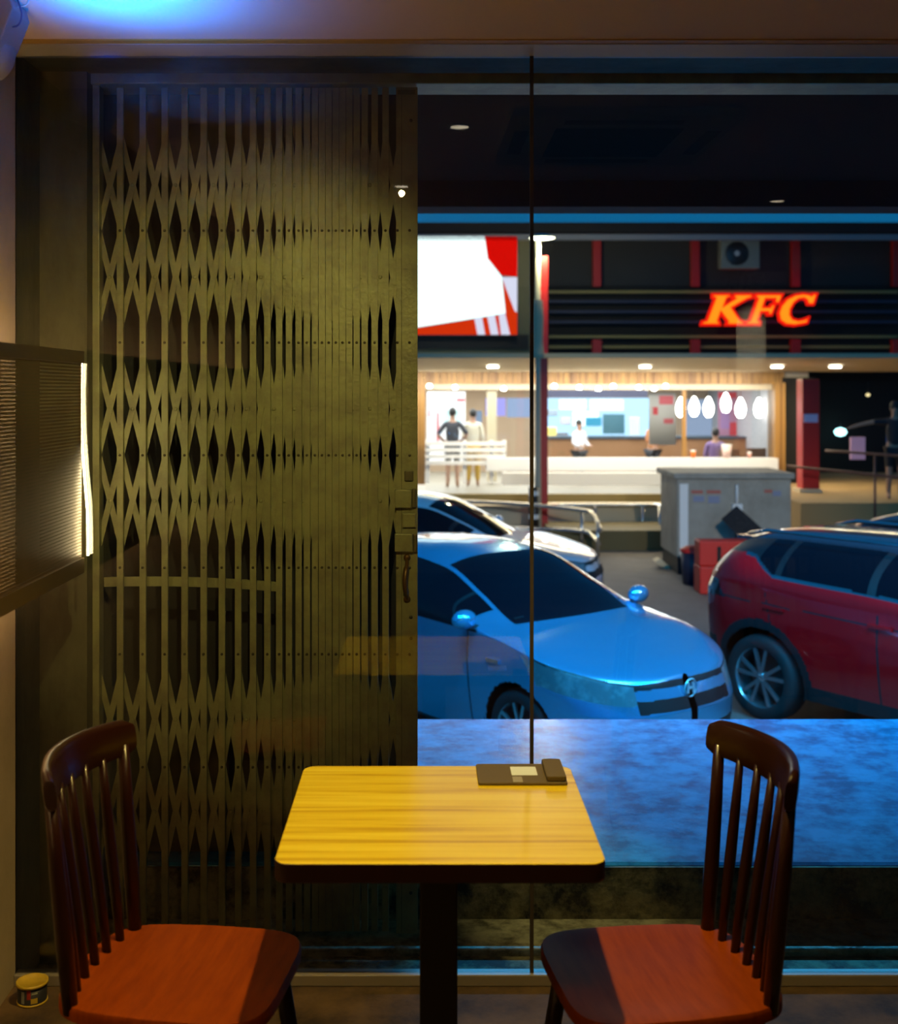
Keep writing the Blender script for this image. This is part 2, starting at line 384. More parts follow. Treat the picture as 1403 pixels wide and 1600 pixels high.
# chairs
def make_chair():
    r = empty('dining_chair')
    # seat: front towards +x
    pts = []
    poly = []
    for i in range(60):
        a = 2*PI*i/60; c, s = math.cos(a), math.sin(a)
        n = 5.0
        x = math.copysign(abs(c)**(2/n), c)*.215; y = math.copysign(abs(s)**(2/n), s)*.205
        if x < 0: x = x-.02*(1-(y/.205)**2); y *= 1-.06*(-x/.2)
        poly.append((x, y))
    mb = MB()
    # dished seat: rings inward
    rings = [(1.0, .425), (1.0, .443), (.985, .450), (.9, .4495), (.75, .445), (.5, .441), (.25, .440)]
    vs = []
    for k, z in rings: vs += [(x*k, y*k, z) for x, y in poly]
    n = 60
    fs = [(i*n+k, i*n+(k+1) % n, (i+1)*n+(k+1) % n, (i+1)*n+k) for i in range(len(rings)-1) for k in range(n)]
    fs.append(tuple(range(6*n, 7*n)))
    fs.append(tuple(range(n))[::-1])
    mb.add(vs, fs, 0, True)
    mb.build('seat', M['seatwood'], r, smooth_angle=.8)
    # uprights and rail: curved comb back leaning backwards
    def foot(t): return Vector((-.178-.020*(1-t*t), t*.165, .443))
    def head(t): return Vector((-.212-.045*(1-t*t), t*.180, .835))
    for i in range(7):
        t = -1+2*i/6; a, b = foot(t), head(t)
        if i in (0, 6):
            MB().tube([a-Vector((0, 0, .01)), a.lerp(b, .3), a.lerp(b, .7), b+Vector((0, 0, .02))], [.015, .017, .015, .012], 12).build('back_post', M['chairwood'], r)
        else:
            MB().tube([a-Vector((0, 0, .008)), a.lerp(b, .25), a.lerp(b, .5), a.lerp(b, .75), b+Vector((0, 0, .01))], [.009, .0115, .0125, .011, .008], 10).build('spindle', M['chairwood'], r)
    mb = MB(); N = 24; sec = 12; vs = []
    for i in range(N+1):
        t = -1.12+2.24*i/N; c = Vector((-.216-.050*(1-t*t), t*.180, .868)); 
        endk = min(1, max(.0, (1.12-abs(t))/.10)); hh = .045*(.74+.26*math.sqrt(max(0, endk)))*(1.0-.12*(abs(t)/1.12)**2); tk = .0135
        for j in range(sec):
            a = 2*PI*j/sec; cy, sy = math.cos(a), math.sin(a)
            ox = math.copysign(abs(cy)**.6, cy)*tk; oz = math.copysign(abs(sy)**.6, sy)*hh
            vs.append(c+Vector((ox-oz*.12, 0, oz)))
    fs = [(i*sec+k, i*sec+(k+1) % sec, (i+1)*sec+(k+1) % sec, (i+1)*sec+k) for i in range(N) for k in range(sec)]
    fs += [tuple(range(sec))[::-1], tuple(range(N*sec, N*sec+sec))]
    mb.add(vs, fs, 0, True); mb.build('top_rail', M['chairwood'], r, smooth_angle=.9)
    for sx in (-1, 1):
        for sy in (-1, 1):
            MB().tube([(sx*.155, sy*.14, .43), (sx*.185, sy*.165, .2), (sx*.205, sy*.185, 0)], [.017, .019, .013], 12).build('leg', M['chairwood'], r)
    for sy in (-1, 1):
        MB().tube([(-.183, sy*.165, .2), (.183, sy*.165, .2)], .009, 8).build('stretcher', M['chairwood'], r)
    MB().tube([(0, -.165, .2), (0, .165, .2)], .009, 8).build('stretcher', M['chairwood'], r)
    return r
ch = make_chair(); ch.location = (-.495, 2.455, 0); ch.rotation_euler.z = -math.radians(8)
tag(ch, 'dark spindle-back wooden chair to the left of the table in front of the folding gate', 'chair', None)
c2 = copy_tree(ch); c2.location = (.475, 2.455, 0); c2.rotation_euler.z = PI+math.radians(8)
tag(c2, 'dark spindle-back wooden chair to the right of the table, half its seat in shadow', 'chair')
for i, (x, y, a, l) in enumerate(((1.75, .98, 172, 'wooden chair of the neighbouring table, mirrored in the glass over the red car'),
                                  (2.30, .95, 175, 'second wooden chair of the neighbouring table, mirrored at the right edge of the glass'))):
    c = copy_tree(ch); c.location = (x, y, 0); c.rotation_euler.z = math.radians(a-90); tag(c, l, 'chair')

# small tin at the foot of the left wall
tn = empty('food_tin', (-1.063, 3.2, 0), 0, 'small round tin with yellow lid on the floor in the left corner', 'tin')
MB().lathe([(0, .002), (.040, .002), (.0385, .006), (.0385, .05), (0, .05)], n=32).build('can', M['tin'], tn)
MB().lathe([(0, .052), (.036, .052), (.038, .056), (.042, .056), (.0425, .049), (.0385, .049)], n=32).build('lid', M['yellow_tin'], tn)
MB().lathe([(.0385, .0), (.041, .002), (.0405, .006), (.0385, .006)], n=32).build('rim', M['yellow_tin'], tn)
lab = MB()
for a0, a1, z0, z1, mi in ((-2.05, -1.8, .010, .042, 1), (-1.62, -1.35, .022, .046, 0), (-1.35, -.9, .010, .024, 2), (-1.3, -.9, .034, .038, 1)):
    vs = []; k = 6
    for i in range(k+1):
        a = a0+(a1-a0)*i/k
        for z in (z0, z1): vs.append((.0389*math.cos(a), .0389*math.sin(a), z))
    lab.add(vs, [(2*i, 2*i+2, 2*i+3, 2*i+1) for i in range(k)], mi)
lab.build('label', [M['tin_red'], M['tin_white'], M['yellow_tin']], tn, fix=False)

# ------------------------------------------------------------------ just outside: pier, gate, porch
struct('wall_outer_pier', MB().box(-1.6, -1.035, 3.62, 4.3, -.2, 2.7), M['pier'])
struct('wall_outer_reveal', MB().box(-1.6, -1.18, 3.30, 3.62, -.2, 2.7), M['pier'])
struct('wall_outer_lintel', MB().box(-1.6, 4.6, 3.34, 3.64, 2.625, 2.9), M['pier'])
struct('wall_outer_shutter', MB().box(-1.035, -.075, 3.98, 4.3, .095, 2.7), M['darkwall'])
struct('trim_5', MB().box(-1.6, 4.6, 3.66, 3.80, 2.598, 2.640), M['gate'], bevel=.004)   # gate head track
YG = 3.70
struct('floor_gutter', MB().box(-1.6, 4.6, 3.35, 3.66, -.16, -.10), M['riser'])
struct('floor_ledge', MB().box(-1.6, 4.6, 3.66, 3.87, -.30, -.075), M['ledge'], bevel=.006)
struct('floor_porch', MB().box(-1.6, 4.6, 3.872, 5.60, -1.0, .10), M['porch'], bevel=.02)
struct('floor_porch_front', MB().box(-1.6, 4.6, 3.862, 3.8715, -.074, .094), M['riser'])
struct('ceiling_porch', MB().box(-1.6, 8.0, 3.64, 6.6, 2.774, 2.9), M['ceiling_dark'])
struct('ceiling_porch_beam', MB().box(-1.6, 8.0, 6.35, 6.6, 2.635, 2.774), M['black'])

# folding gate
G = empty('folding_gate', (0, YG, 0), 0, 'tall olive metal folding gate with crossed lattice bars pulled across the left half', 'gate')
slx = [188.7, 224, 258.3, 289.3, 319, 347.4, 372.7, 396, 418.3, 436.7, 452, 467, 480, 492.5, 503.5, 514, 525, 535.5, 546, 557.5, 570, 585.5, 602.5]
gx = [X(p, YG) for p in slx]
rows = [E(v, YG) for v in (361, 535.5, 711, 886, 1021, 1197)]
GB, GT = E(1453, YG), E(138, YG)
nodes = [X(153, YG)]+gx+[X(626, YG)]
for i, x in enumerate(gx):
    m = MB().box(x-.0098, x+.0098, -.010, .004, GB, GT)
    for z in rows: m.lathe([(.0042, -.010), (.0042, -.0125), (.0025, -.0135), (0, -.0135)], (x, 0, z), 'y', 8, 1)
    m.build('slat', [M['gate'], M['bolt']], G)
half = 144*YG/F
stuffm = MB()
cnt = 0
for g in (361, 711, 1197):
    zc = E(g, YG)
    for sgn in (1, -1):
        yy = .0065 if sgn > 0 else .0100
        for i in range(len(nodes)):
            seq = [(i+k, zc+sgn*(k-1)*half) for k in range(3)]
            if i == 0: pass
            pts = [(nodes[j], z) for j, z in seq if j < len(nodes)]
            if i == 0:          # short half bars starting at the frame
                m0 = MB().bar((nodes[0], yy, zc), (nodes[1], yy, zc+sgn*half), .0185, .003, mi=0)
                m0.build('lattice_bar', M['gate'], G); cnt += 1
            if len(pts) < 2: continue
            big = i < 14
            m = MB() if big else stuffm
            for a, b in zip(pts[:-1], pts[1:]):
                m.bar((a[0], yy, a[1]), (b[0], yy, b[1]), .0185, .003)
                if (i % 2 == 0) and sgn > 0:
                    m.lathe([(.006, 0), (.006, -.0015), (.004, -.002), (0, -.002)], ((a[0]+b[0])/2, yy-.0015, (a[1]+b[1])/2), 'y', 10)
            if big: m.build('lattice_bar', M['gate'], G); cnt += 1
o = stuffm.build('lattice_bars', M['gate'], G); o['kind'] = 'stuff'; o['label'] = 'tightly folded lattice bars near the lock post'
MB().box(X(138, YG), X(158, YG), -.02, .03, GB, GT+.02).build('side_frame', M['gate'], G, bevel=.003)
m = MB().box(X(619, YG), X(652.5, YG), -.014, .012, GB-.005, GT)
for z in rows:
    for px in (621, 640): m.lathe([(.0045, -.014), (.0045, -.0165), (0, -.0175)], (X(px, YG), 0, z), 'y', 10, 1)
for py in (190, 963, 996, 1392): m.lathe([(.0055, -.014), (.0055, -.0165), (0, -.0175)], (X(642, YG), 0, E(py, YG)), 'y', 10, 1)
m.box(X(627.3, YG), X(627.9, YG), -.0147, -.0135, GB, GT, 1)
m.build('lock_post', [M['gate'], M['bolt']], G, bevel=.0015)
def gbox(px0, px1, py0, py1, d, name, mt=M['gate']):
    return MB().box(X(px0, YG), X(px1, YG), -.014-d, -.0142, E(py1, YG), E(py0, YG)).build(name, mt, G, bevel=.0025)
gbox(632, 646, 735, 751, .008, 'latch_plate', M['gate_dark']); gbox(617, 643, 764, 792, .022, 'lock_box'); gbox(629, 650, 801, 823, .012, 'latch_plate')
gbox(617, 645, 832, 860, .022, 'lock_box'); gbox(643.5, 650.5, 763, 792, .015, 'bolt_housing', M['gate_dark']); gbox(645.5, 652, 833, 861, .015, 'bolt_housing', M['gate_dark'])
M['handle'] = mat('worn brown handle', (.22, .11, .03), .35, metal=.5)
hp = [(X(636, YG), -.016, E(873, YG)), (X(636, YG), -.028, E(880, YG)), (X(634, YG), -.042, E(893, YG)), (X(633, YG), -.046, E(905, YG)), (X(634, YG), -.042, E(917, YG)), (X(636, YG), -.028, E(927, YG)), (X(636, YG), -.016, E(933, YG))]
MB().tube(smooth_path(hp, 4), [.006]*6+[.0085]*13+[.006]*6, 10).lathe([(.011, -.0145), (.011, -.018), (0, -.019)], (X(636, YG), 0, E(870, YG)), 'y', 14).lathe([(.011, -.0145), (.011, -.018), (0, -.019)], (X(636, YG), 0, E(935, YG)), 'y', 14).build('pull_handle', M['handle'], G)
rb = MB(); P0 = None
for i in range(12):
    a = i/12; b = (i+1)/12
    f = lambda t: (X(160+280*t, YG), .022, E(911-2*math.sin(t*PI)+8*t*t, YG))
    rb.bar(f(a), f(b), .030, .006)
rb.build('cross_rail', M['gate'], G)
MB().box(X(622, YG), X(649, YG), -.02, -.0145, E(150, YG), E(143, YG)).build('roller_bracket', M['gate_dark'], G)

# ------------------------------------------------------------------ street and cars
ST = -1.0
struct('street_ground', MB().box(-20, 40, 5.60, 70, ST-.1, ST), M['asphalt'])

def pchip(xs, ys):
    xs = np.array(xs, float); ys = np.array(ys, float); h = np.diff(xs); d = np.diff(ys)/h; m = np.zeros(len(xs))
    for i in range(1, len(xs)-1):
        if d[i-1]*d[i] > 0:
            w1 = 2*h[i]+h[i-1]; w2 = h[i]+2*h[i-1]; m[i] = (w1+w2)/(w1/d[i-1]+w2/d[i])
    m[0] = d[0]; m[-1] = d[-1]
    def f(x):
        x = np.clip(np.asarray(x, float), xs[0], xs[-1]); i = np.clip(np.searchsorted(xs, x)-1, 0, len(h)-1)
        t = (x-xs[i])/h[i]
        return ((1+2*t)*(1-t)**2*ys[i]+t*(1-t)**2*h[i]*m[i]+t*t*(3-2*t)*ys[i+1]+t*t*(t-1)*h[i]*m[i+1])
    return f
def sstep(a, b, x): t = np.clip((x-a)/(b-a), 0, 1); return t*t*(3-2*t)

def car_shell(sp, ns, nl, nu):
    L = sp['L']; W = sp['W']/2
    # denser sampling near both ends
    q = np.linspace(0, 1, ns); k = .5-.5*np.cos(q*PI); s = L*(.55*q+.45*k); s[0] = 1e-4; s[-1] = L-1e-4
    zt = sp['top'](s); belt = np.minimum(sp['belt'](s), zt-.035); zb = sp['bot'](s)
    af, pf = sp['nose']; ar, pr = sp['tail']
    wf = np.where(s < af, (1-np.clip((af-s)/af, 0, 1)**pf)**(1/pf), 1.0)
    wr = np.where(L-s < ar, (1-np.clip((ar-(L-s))/ar, 0, 1)**pr)**(1/pr), 1.0)
    wid = W*wf*wr
    n = sp['n'](s); tum = sp['tum'](s)
    v = np.linspace(0, 1, nl, endpoint=False); th = np.linspace(0, PI/2, nu)
    S = s[:, None]
    zl = zb[:, None]+(belt-zb)[:, None]*v[None]
    side = 1-.07*(1-v)**3-.012*np.abs(v-.72)/.3
    yl = wid[:, None]*side[None]
    y_b = side[-1]
    su = np.sin(th)[None]; cu = np.cos(th)[None]
    yu = wid[:, None]*y_b*np.clip(cu, 0, 1)**(2/n[:, None])*(1-tum[:, None]*su**(1.0))
    zu = belt[:, None]+(zt-belt)[:, None]*su**(2/np.minimum(n, 3.0)[:, None])
    Y = np.concatenate([yl, yu], 1); Z = np.concatenate([zl, zu], 1)
    hf = np.concatenate([np.zeros_like(zl)-1, (zu-belt[:, None])/(zt-belt)[:, None]], 1)
    TH = np.concatenate([np.zeros_like(zl)-1, np.repeat(th[None], ns, 0)], 1)
    SS = np.repeat(S, Y.shape[1], 1)
    fr = np.clip(1-SS/1.2, 0, 1); rr = np.clip(1-(L-SS)/1.0, 0, 1)
    XS = SS+sp['rake_f'](Z)*fr**1.5-sp['rake_r'](Z)*rr**1.5
    cur = sp.get('curv', .14)*(Y/W)**2*sstep(.3, .8, hf)*np.sign(L*.5-SS)*0
    XS = XS+sp.get('curv', .16)*(Y/W)**2*sstep(0, .6, hf)*sstep(.75, 1.15, SS)*(1-sstep(1.9, 2.6, SS))
    # mirror to a full loop: right side bottom ... roof ... left side bottom
    full = lambda A, sg: np.concatenate([A, sg*A[:, -2::-1]], 1)
    return XS, full(Y, -1), full(Z, 1), full(hf, 1), full(TH, 1), full(SS, 1), L
def make_car(name, sp, paint, classify, ns=330, nl=60, nu=70):
    XS, Y, Z, hf, TH, SS, L = car_shell(sp, ns, nl, nu)
    XS = np.concatenate([XS, XS[:, -2::-1]], 1)
    root = empty(name)
    V = np.stack([-XS, Y, Z], -1); a, b = V.shape[:2]; V = V.reshape(-1, 3)
    ctr = lambda A: (A[:-1, :-1]+A[1:, :-1]+A[:-1, 1:]+A[1:, 1:])/4
    x, y, z, h, t, s0 = map(ctr, (XS, Y, Z, hf, TH, SS))
    # analytic-ish gradients are not needed; classification returns a part name index per quad and a material index
    part, mi, names, mats = classify(x, y, z, h, t, s0, L)
    ii, jj = np.meshgrid(np.arange(a-1), np.arange(b-1), indexing='ij')
    quads = np.stack([ii*b+jj, ii*b+jj+1, (ii+1)*b+jj+1, (ii+1)*b+jj], -1).reshape(-1, 4)
    part = part.reshape(-1); mi = mi.reshape(-1)
    # normals of the whole shell shared by all parts
    for k, nm in enumerate(names):
        sel = part == k
        if not sel.any(): continue
        qd = quads[sel]; u, inv = np.unique(qd, return_inverse=True); inv = inv.reshape(-1, 4)
        me = D.meshes.new(nm); me.from_pydata(V[u].tolist(), [], inv.tolist())
        for mm in mats[k]: me.materials.append(mm)
        me.polygons.foreach_set('material_index', mi[sel].astype(int).tolist())
        me.polygons.foreach_set('use_smooth', [True]*len(me.polygons))
        bm = bmesh.new(); bm.from_mesh(me); bmesh.ops.recalc_face_normals(bm, faces=bm.faces); bm.to_mesh(me); bm.free()
        o = D.objects.new(nm, me); COL.objects.link(o); o.parent = root
    return root
def add_wheel(root, x, side, r, W, spokes, cx=0.0, rimmat=None):
    """wheel with axis along y; x measured back from the nose"""
    yo = side*(W/2-.015); yi = side*(W/2-.225)
    wmb = MB().lathe([(r*.70, yo*1.0), (r*.74, yo+side*.006), (r*.90, yo+side*.008), (r*.98, yo-side*.015), (r, yo-side*.05), (r, yi+side*.04), (r*.95, yi), (r*.70, yi)], (-x, 0, r), 'y', 48)
    wo = wmb.build('wheel', M['tyre'], root)
    rm = MB()
    rm.lathe([(r*.71, yo), (r*.68, yo-side*.012), (r*.66, yi), (r*.70, yi)], (-x, 0, r), 'y', 48)
    rm.lathe([(0, yo-side*.012), (r*.10, yo-side*.014), (r*.13, yo-side*.03), (r*.13, yo-side*.08)], (-x, 0, r), 'y', 24)
    for i in range(spokes):
        for dd in ((-.13, .13) if spokes == 5 else (0,)):
            a = 2*PI*i/spokes+.3; a1 = a+dd*1.9
            p0 = Vector((-x+math.cos(a+dd*.6)*r*.08, yo-side*.025, r+math.sin(a+dd*.6)*r*.08)); p1 = Vector((-x+math.cos(a1)*r*.68, yo-side*.015, r+math.sin(a1)*r*.68))
            rm.bar(p0, p1, r*.085, .02, up=(0, 1, 0))
    rm.build('rim', rimmat or M['rim'], wo)
    MB().lathe([(0, yi+side*.03), (r*.66, yi+side*.03)], (-x, 0, r), 'y', 32).build('brake_disc', M['plastic'], wo)
def underbody(root, L, W, wheels, r, m):
    MB().box(-L+.45, -.45, -W/2+.27, W/2-.27, .2, .80).build('underbody', M['black'], root)
    for xx in wheels:
        for sd in (-1, 1):
            mb = MB(); vs = []; n = 20
            for i in range(n+1):
                a = PI*(-.08+1.16*i/n)
                for y in (W/2-.27, W/2-.03): vs.append((-xx+(r+.075)*math.cos(a), sd*y, r+(r+.075)*math.sin(a)))
            mb.add(vs, [(2*i, 2*i+2, 2*i+3, 2*i+1) for i in range(n)], 0, True); mb.build('wheel_liner', M['black'], root, fix=False)
def mirror(root, x, y, z, side, m):
    mb = MB(); n = 14; vs = []; rings = 9
    for i in range(rings+1):
        ph = PI*i/rings
        for k in range(n):
            a = 2*PI*k/n
            vs.append((-x+.075*math.sin(ph)*math.cos(a)*(1 if math.cos(a) > 0 else .55), y+side*(.105*math.cos(ph)), z+.072*math.sin(ph)*math.sin(a)))
    fs = [(i*n+k, i*n+(k+1) % n, (i+1)*n+(k+1) % n, (i+1)*n+k) for i in range(rings) for k in range(n)]
    mb.add(vs, fs, 0, True); mo = mb.build('wing_mirror', m, root)
    MB().bar((-x-.0, y-side*.14, z-.07), (-x, y-side*.02, z-.05), .05, .03, up=(0, 0, 1)).build('mirror_stalk', M['plastic'], mo)

# --- blue hatchback
B = dict(L=4.39, W=1.695, nose=(.80, 2.5), tail=(.6, 2.6),
         top=pchip([0, .12, .35, .8, 1.05, 1.45, 1.9, 2.4, 3.3, 4.0, 4.25, 4.39], [.74, .79, .84, .93, .975, 1.18, 1.375, 1.425, 1.375, 1.17, 1.08, .95]),
         belt=pchip([0, .4, .8, 1.1, 2.5, 3.6, 4.39], [.68, .785, .875, .915, .95, 1.02, .92]),
         bot=pchip([0, .3, .7, 3.7, 4.39], [.20, .17, .16, .17, .24]),
         n=pchip([0, .9, 1.3, 2.0, 4.39], [2.6, 2.8, 3.2, 3.6, 3.2]), tum=pchip([0, 1.1, 2.0, 3.6, 4.39], [.05, .10, .22, .22, .15]),
         rake_f=lambda z: .42*np.clip(z-.52, 0, 1)+.25*np.clip(.34-z, 0, 1), rake_r=lambda z: .25*np.clip(z-.7, 0, 1)+.2*np.clip(.35-z, 0, 1))
def cls_blue(x, y, z, h, t, s, L):
    P_, M_ = np.zeros(x.shape, int), np.zeros(x.shape, int)
    ay = np.abs(y); c = s+ay
    names = ['body', 'windscreen', 'side_window', 'headlight', 'grille', 'air_intake', 'grille_bar', 'door_badge', 'REMOVED']
    mats = [[M['blue_car'], M['plastic']], [M['carglass'], M['plastic']], [M['carglass'], M['plastic']], [M['lamp_glass']], [M['blackpaint']], [M['blackpaint']], [M['blue_car']], [M['chrome']], [M['black']]]
    scr = (t > math.radians(50)) & (s > 1.075) & (s < 1.88)
    P_[scr] = 1
    sw = (h > .04) & (h < .80) & (s > 1.28) & (s < 3.75); P_[sw] = 2
    M_[sw & (np.abs(s-2.45) < .045)] = 1; M_[sw & (np.abs(s-1.50) < .015)] = 1
    hl = (c > .52) & (c < 1.62) & (s < .9)
    lo = .585+.11*np.clip((c-.5)/1.1, 0, 1)**1.5; hi = .70+.145*np.clip((c-.5)/1.1, 0, 1)
    P_[hl & (z > lo) & (z < hi) & (z < hi-.0) & (z > hi-1.0*np.clip(1.62-c, 0, 1))] = 3
    P_[(c < .52) & (s < .6) & (z > .53) & (z < .715)] = 4
    P_[(c < .52) & (s < .6) & (z > .61) & (z < .675)] = 6
    P_[(c < .62) & (s < .6) & (z > .25) & (z < .40)] = 5
    M_[(P_ == 0) & (s < 1.2) & (np.abs(z-(.705+.145*np.clip((c-.5)/1.1, 0, 1))) < .006) & (c < 1.5)] = 1
    dr = (h < 0) & (z > .25)
    M_[dr & ((np.abs(s-1.38) < .006) | (np.abs(s-2.42) < .006) | (np.abs(s-3.35) < .006)) & (P_ == 0)] = 1
    M_[(P_ == 0) & (z < .19)] = 1
    for sw_ in (.86, 3.41):
        P_[((s-sw_)**2+(z-.30)**2 < .35**2) & (ay > .4) & (z < .72)] = 8
    return P_, M_, names[:8], mats[:8]
car1 = make_car('blue_car', B, M['blue_car'], cls_blue)
tag(car1, 'light blue hatchback parked nose-right just beyond the porch', 'car')
for xx in (.86, 3.41):
    for sd in (-1, 1): add_wheel(car1, xx, sd, .300, 1.67, 5)
for sd in (-1, 1): mirror(car1, 1.32, sd*(.92 if sd < 0 else .87), 1.02, sd, M['blue_car'])
em = MB().lathe([(.058, -.006), (.064, 0), (.058, .006)], (0, 0, 0), 'x', 24)
em.bar((0, -.028, -.036), (0, -.022, .036), .016, .010, up=(1, 0, 0)).bar((0, .028, -.036), (0, .022, .036), .016, .010, up=(1, 0, 0)).bar((0, -.025, 0), (0, .025, 0), .014, .010, up=(1, 0, 0))
emo = em.build('emblem', mat('pale chrome', (.75, .78, .82), .3, metal=.5), car1); emo.location = (-.035, 0, .655)
for k in (0, 1):
    MB().bar((-1.20-.10*k, -.55+.65*k, 1.0), (-1.23-.05*k, -.02+.65*k, 1.015), .012, .012).build('wiper', M['plastic'], car1)
MB().box(-1.15, -1.02, -.860, -.840, .745, .775).build('side_badge', M['chrome'], car1)
underbody(car1, 4.39, 1.67, (.86, 3.41), .30, None)
HEAD = math.radians(-53)
car1.location = (1.80, 7.92, ST); car1.rotation_euler.z = HEAD
# --- red suv
S_ = dict(L=4.33, W=1.80, nose=(.7, 2.6), tail=(.75, 2.7),
          top=pchip([0, .3, 1.25, 2.05, 2.6, 3.5, 3.95, 4.12, 4.33], [.90, .96, 1.06, 1.45, 1.515, 1.50, 1.455, 1.38, 1.16]),
          belt=pchip([0, .6, 1.2, 3.0, 4.0, 4.33], [.82, .90, .97, 1.03, 1.08, 1.06]),
          bot=pchip([0, .7, 3.6, 4.33], [.26, .24, .24, .36]),
          n=pchip([0, 1.2, 2.0, 4.33], [3, 3.2, 3.6, 3.2]), tum=pchip([0, 1.2, 2.0, 3.8, 4.33], [.05, .10, .20, .22, .16]),
          rake_f=lambda z: .3*np.clip(z-.7, 0, 1), rake_r=lambda z: .55*np.clip(z-.98, 0, 1)+.25*np.clip(.55-z, 0, 1))
def cls_suv(x, y, z, h, t, s, L):
    P_, M_ = np.zeros(x.shape, int), np.zeros(x.shape, int)
    ay = np.abs(y); cr_ = (L-s)+ay
    names = ['body', 'windscreen', 'side_window', 'rear_window', 'tail_light', 'roof', 'wheel_arch_trim', 'sill_cladding', 'chrome_trim']
    mats = [[M['red_car'], M['plastic']], [M['carglass']], [M['carglass'], M['plastic']], [M['carglass']], [M['lamp_red']], [M['black_car']], [M['plastic']], [M['plastic']], [M['chrome']]]
    wl = np.interp(s, [1.1, 3.35, 3.60, 3.75, 4.33], [1.09, 1.17, 1.30, 1.315, 1.30])
    scr = (t > math.radians(50)) & (s > 1.3) & (s < 2.0); P_[scr] = 1
    rf = (z > 1.36) & (s > 1.9) & (P_ == 0); P_[rf] = 5
    sw = (h > .0) & (z > wl) & (h < .84) & (s > 1.45) & (s < 4.1); P_[sw] = 2
    M_[sw & ((np.abs(s-2.45) < .04) | (np.abs(s-3.30) < .03) | (s > 3.55))] = 1
    rw = (t > math.radians(48)) & (s > 4.12); P_[rw & (z > 1.14)] = 3
    P_[(np.abs(z-wl) < .012) & (s > 1.45) & (s < 3.74) & (ay > .5) & (t < .9)] = 8
    P_[(cr_ > .25) & (cr_ < 1.42-(z-.93)*1.2) & (s > 3.6) & (z > .94) & (z < 1.09)] = 4
    dr = (h < 0) & (z > .34)
    M_[dr & ((np.abs(s-1.30) < .006) | (np.abs(s-2.38) < .006) | ((np.abs(s-3.36-.25*(z-.9)) < .006) & (z > .7))) & (P_ == 0)] = 1
    M_[(P_ == 0) & (s > 1.0) & (np.abs(z-(.88+.02*s)) < .005) & (ay > .6)] = 1
    P_[(z < .36) | ((s > 3.95) & (z < .60))] = 7
    rem = np.zeros(x.shape, bool)
    for sw_ in (.86, 3.46):
        d2 = (s-sw_)**2+(z-.345)**2
        P_[(d2 < .475**2) & (ay > .4) & (z < .9)] = 6
        rem |= (d2 < .405**2) & (ay > .35) & (z < .8)
    P_[rem] = 9
    return P_, M_, names, mats
car2 = make_car('red_suv', S_, M['red_car'], cls_suv)
tag(car2, 'red suv with black roof parked with its rear to the left at the right edge', 'car')
for xx in (.86, 3.46):
    for sd in (-1, 1): add_wheel(car2, xx, sd, .343, 1.78, 5)
for sd in (-1, 1):
    mirror(car2, 1.55, sd*1.0, 1.08, sd, M['black_car'])
    MB().tube([(-1.95, sd*.60, 1.46), (-2.1, sd*.62, 1.505), (-3.6, sd*.60, 1.495), (-3.8, sd*.585, 1.45)], .016, 8).build('roof_rail', M['chrome'], car2)
    for hx in (2.25, 3.2): MB().bar((-hx, sd*.905, .925), (-hx-.2, sd*.905, .93), .025, .02, up=(0, 1, 0)).build('door_handle', M['red_car'], car2)
MB().prism([(-.50, -.0), (.50, 0), (.5, .2), (-.5, .2)], 1.375, 1.405, 'z').build('spoiler', M['black_car'], car2).location = (0, 0, 0)
underbody(car2, 4.33, 1.76, (.86, 3.46), .343, None)
sp_o = [o for o in D.objects if o.name == 'spoiler'][0]; sp_o.rotation_euler.z = -PI/2; sp_o.location = (-4.0, 0, .01)
h2 = math.radians(-55); wx, wy = 2.74, 9.55
# rear near-side wheel sits at car-local (-3.46, -0.89)
lx, ly = -3.46, -.80
car2.location = (wx-(lx*math.cos(h2)-ly*math.sin(h2)), wy-(lx*math.sin(h2)+ly*math.cos(h2)), ST); car2.rotation_euler.z = h2
# --- white car behind
def cls_white(x, y, z, h, t, s, L):
    P_, M_, names, mats = cls_blue(x, y, z, h, t, s, L)
    P_[P_ == 7] = 0
    mats = [[M['white_car'] if q is M['blue_car'] else q for q in r] for r in mats]
    return P_, M_, names, mats
car3 = make_car('white_car', B, M['white_car'], cls_white, 200, 36, 44)
tag(car3, 'white car half hidden behind the light blue car', 'car')
for xx in (.86, 3.41):
    for sd in (-1, 1): add_wheel(car3, xx, sd, .300, 1.67, 5)
for sd in (-1, 1): mirror(car3, 1.45, sd*.93, 1.00, sd, M['white_car'])
underbody(car3, 4.39, 1.67, (.86, 3.41), .30, None)
car3.location = (2.05, 13.7, ST); car3.rotation_euler.z = math.radians(-16)
# --- roof of another car behind the suv
car4 = copy_tree(car3)
def cls_dark(*a):
    P_, M_, names, mats = cls_white(*a)
    mats = [[M['black_car'] if q is M['white_car'] else q for q in r] for r in mats]
    return P_, M_, names, mats
def kill(o):
    for q in [q for q in D.objects if q.parent == o]: kill(q)
    D.objects.remove(o)
kill(car4)
car4 = make_car('dark_car', B, M['black_car'], cls_dark, 160, 30, 40)
tag(car4, 'dark car of which only the roof shows behind the red suv', 'car')
for xx in (.86, 3.41):
    for sd in (-1, 1): add_wheel(car4, xx, sd, .300, 1.67, 5)
car4.location = (7.2, 9.9, ST); car4.rotation_euler.z = math.radians(-53)

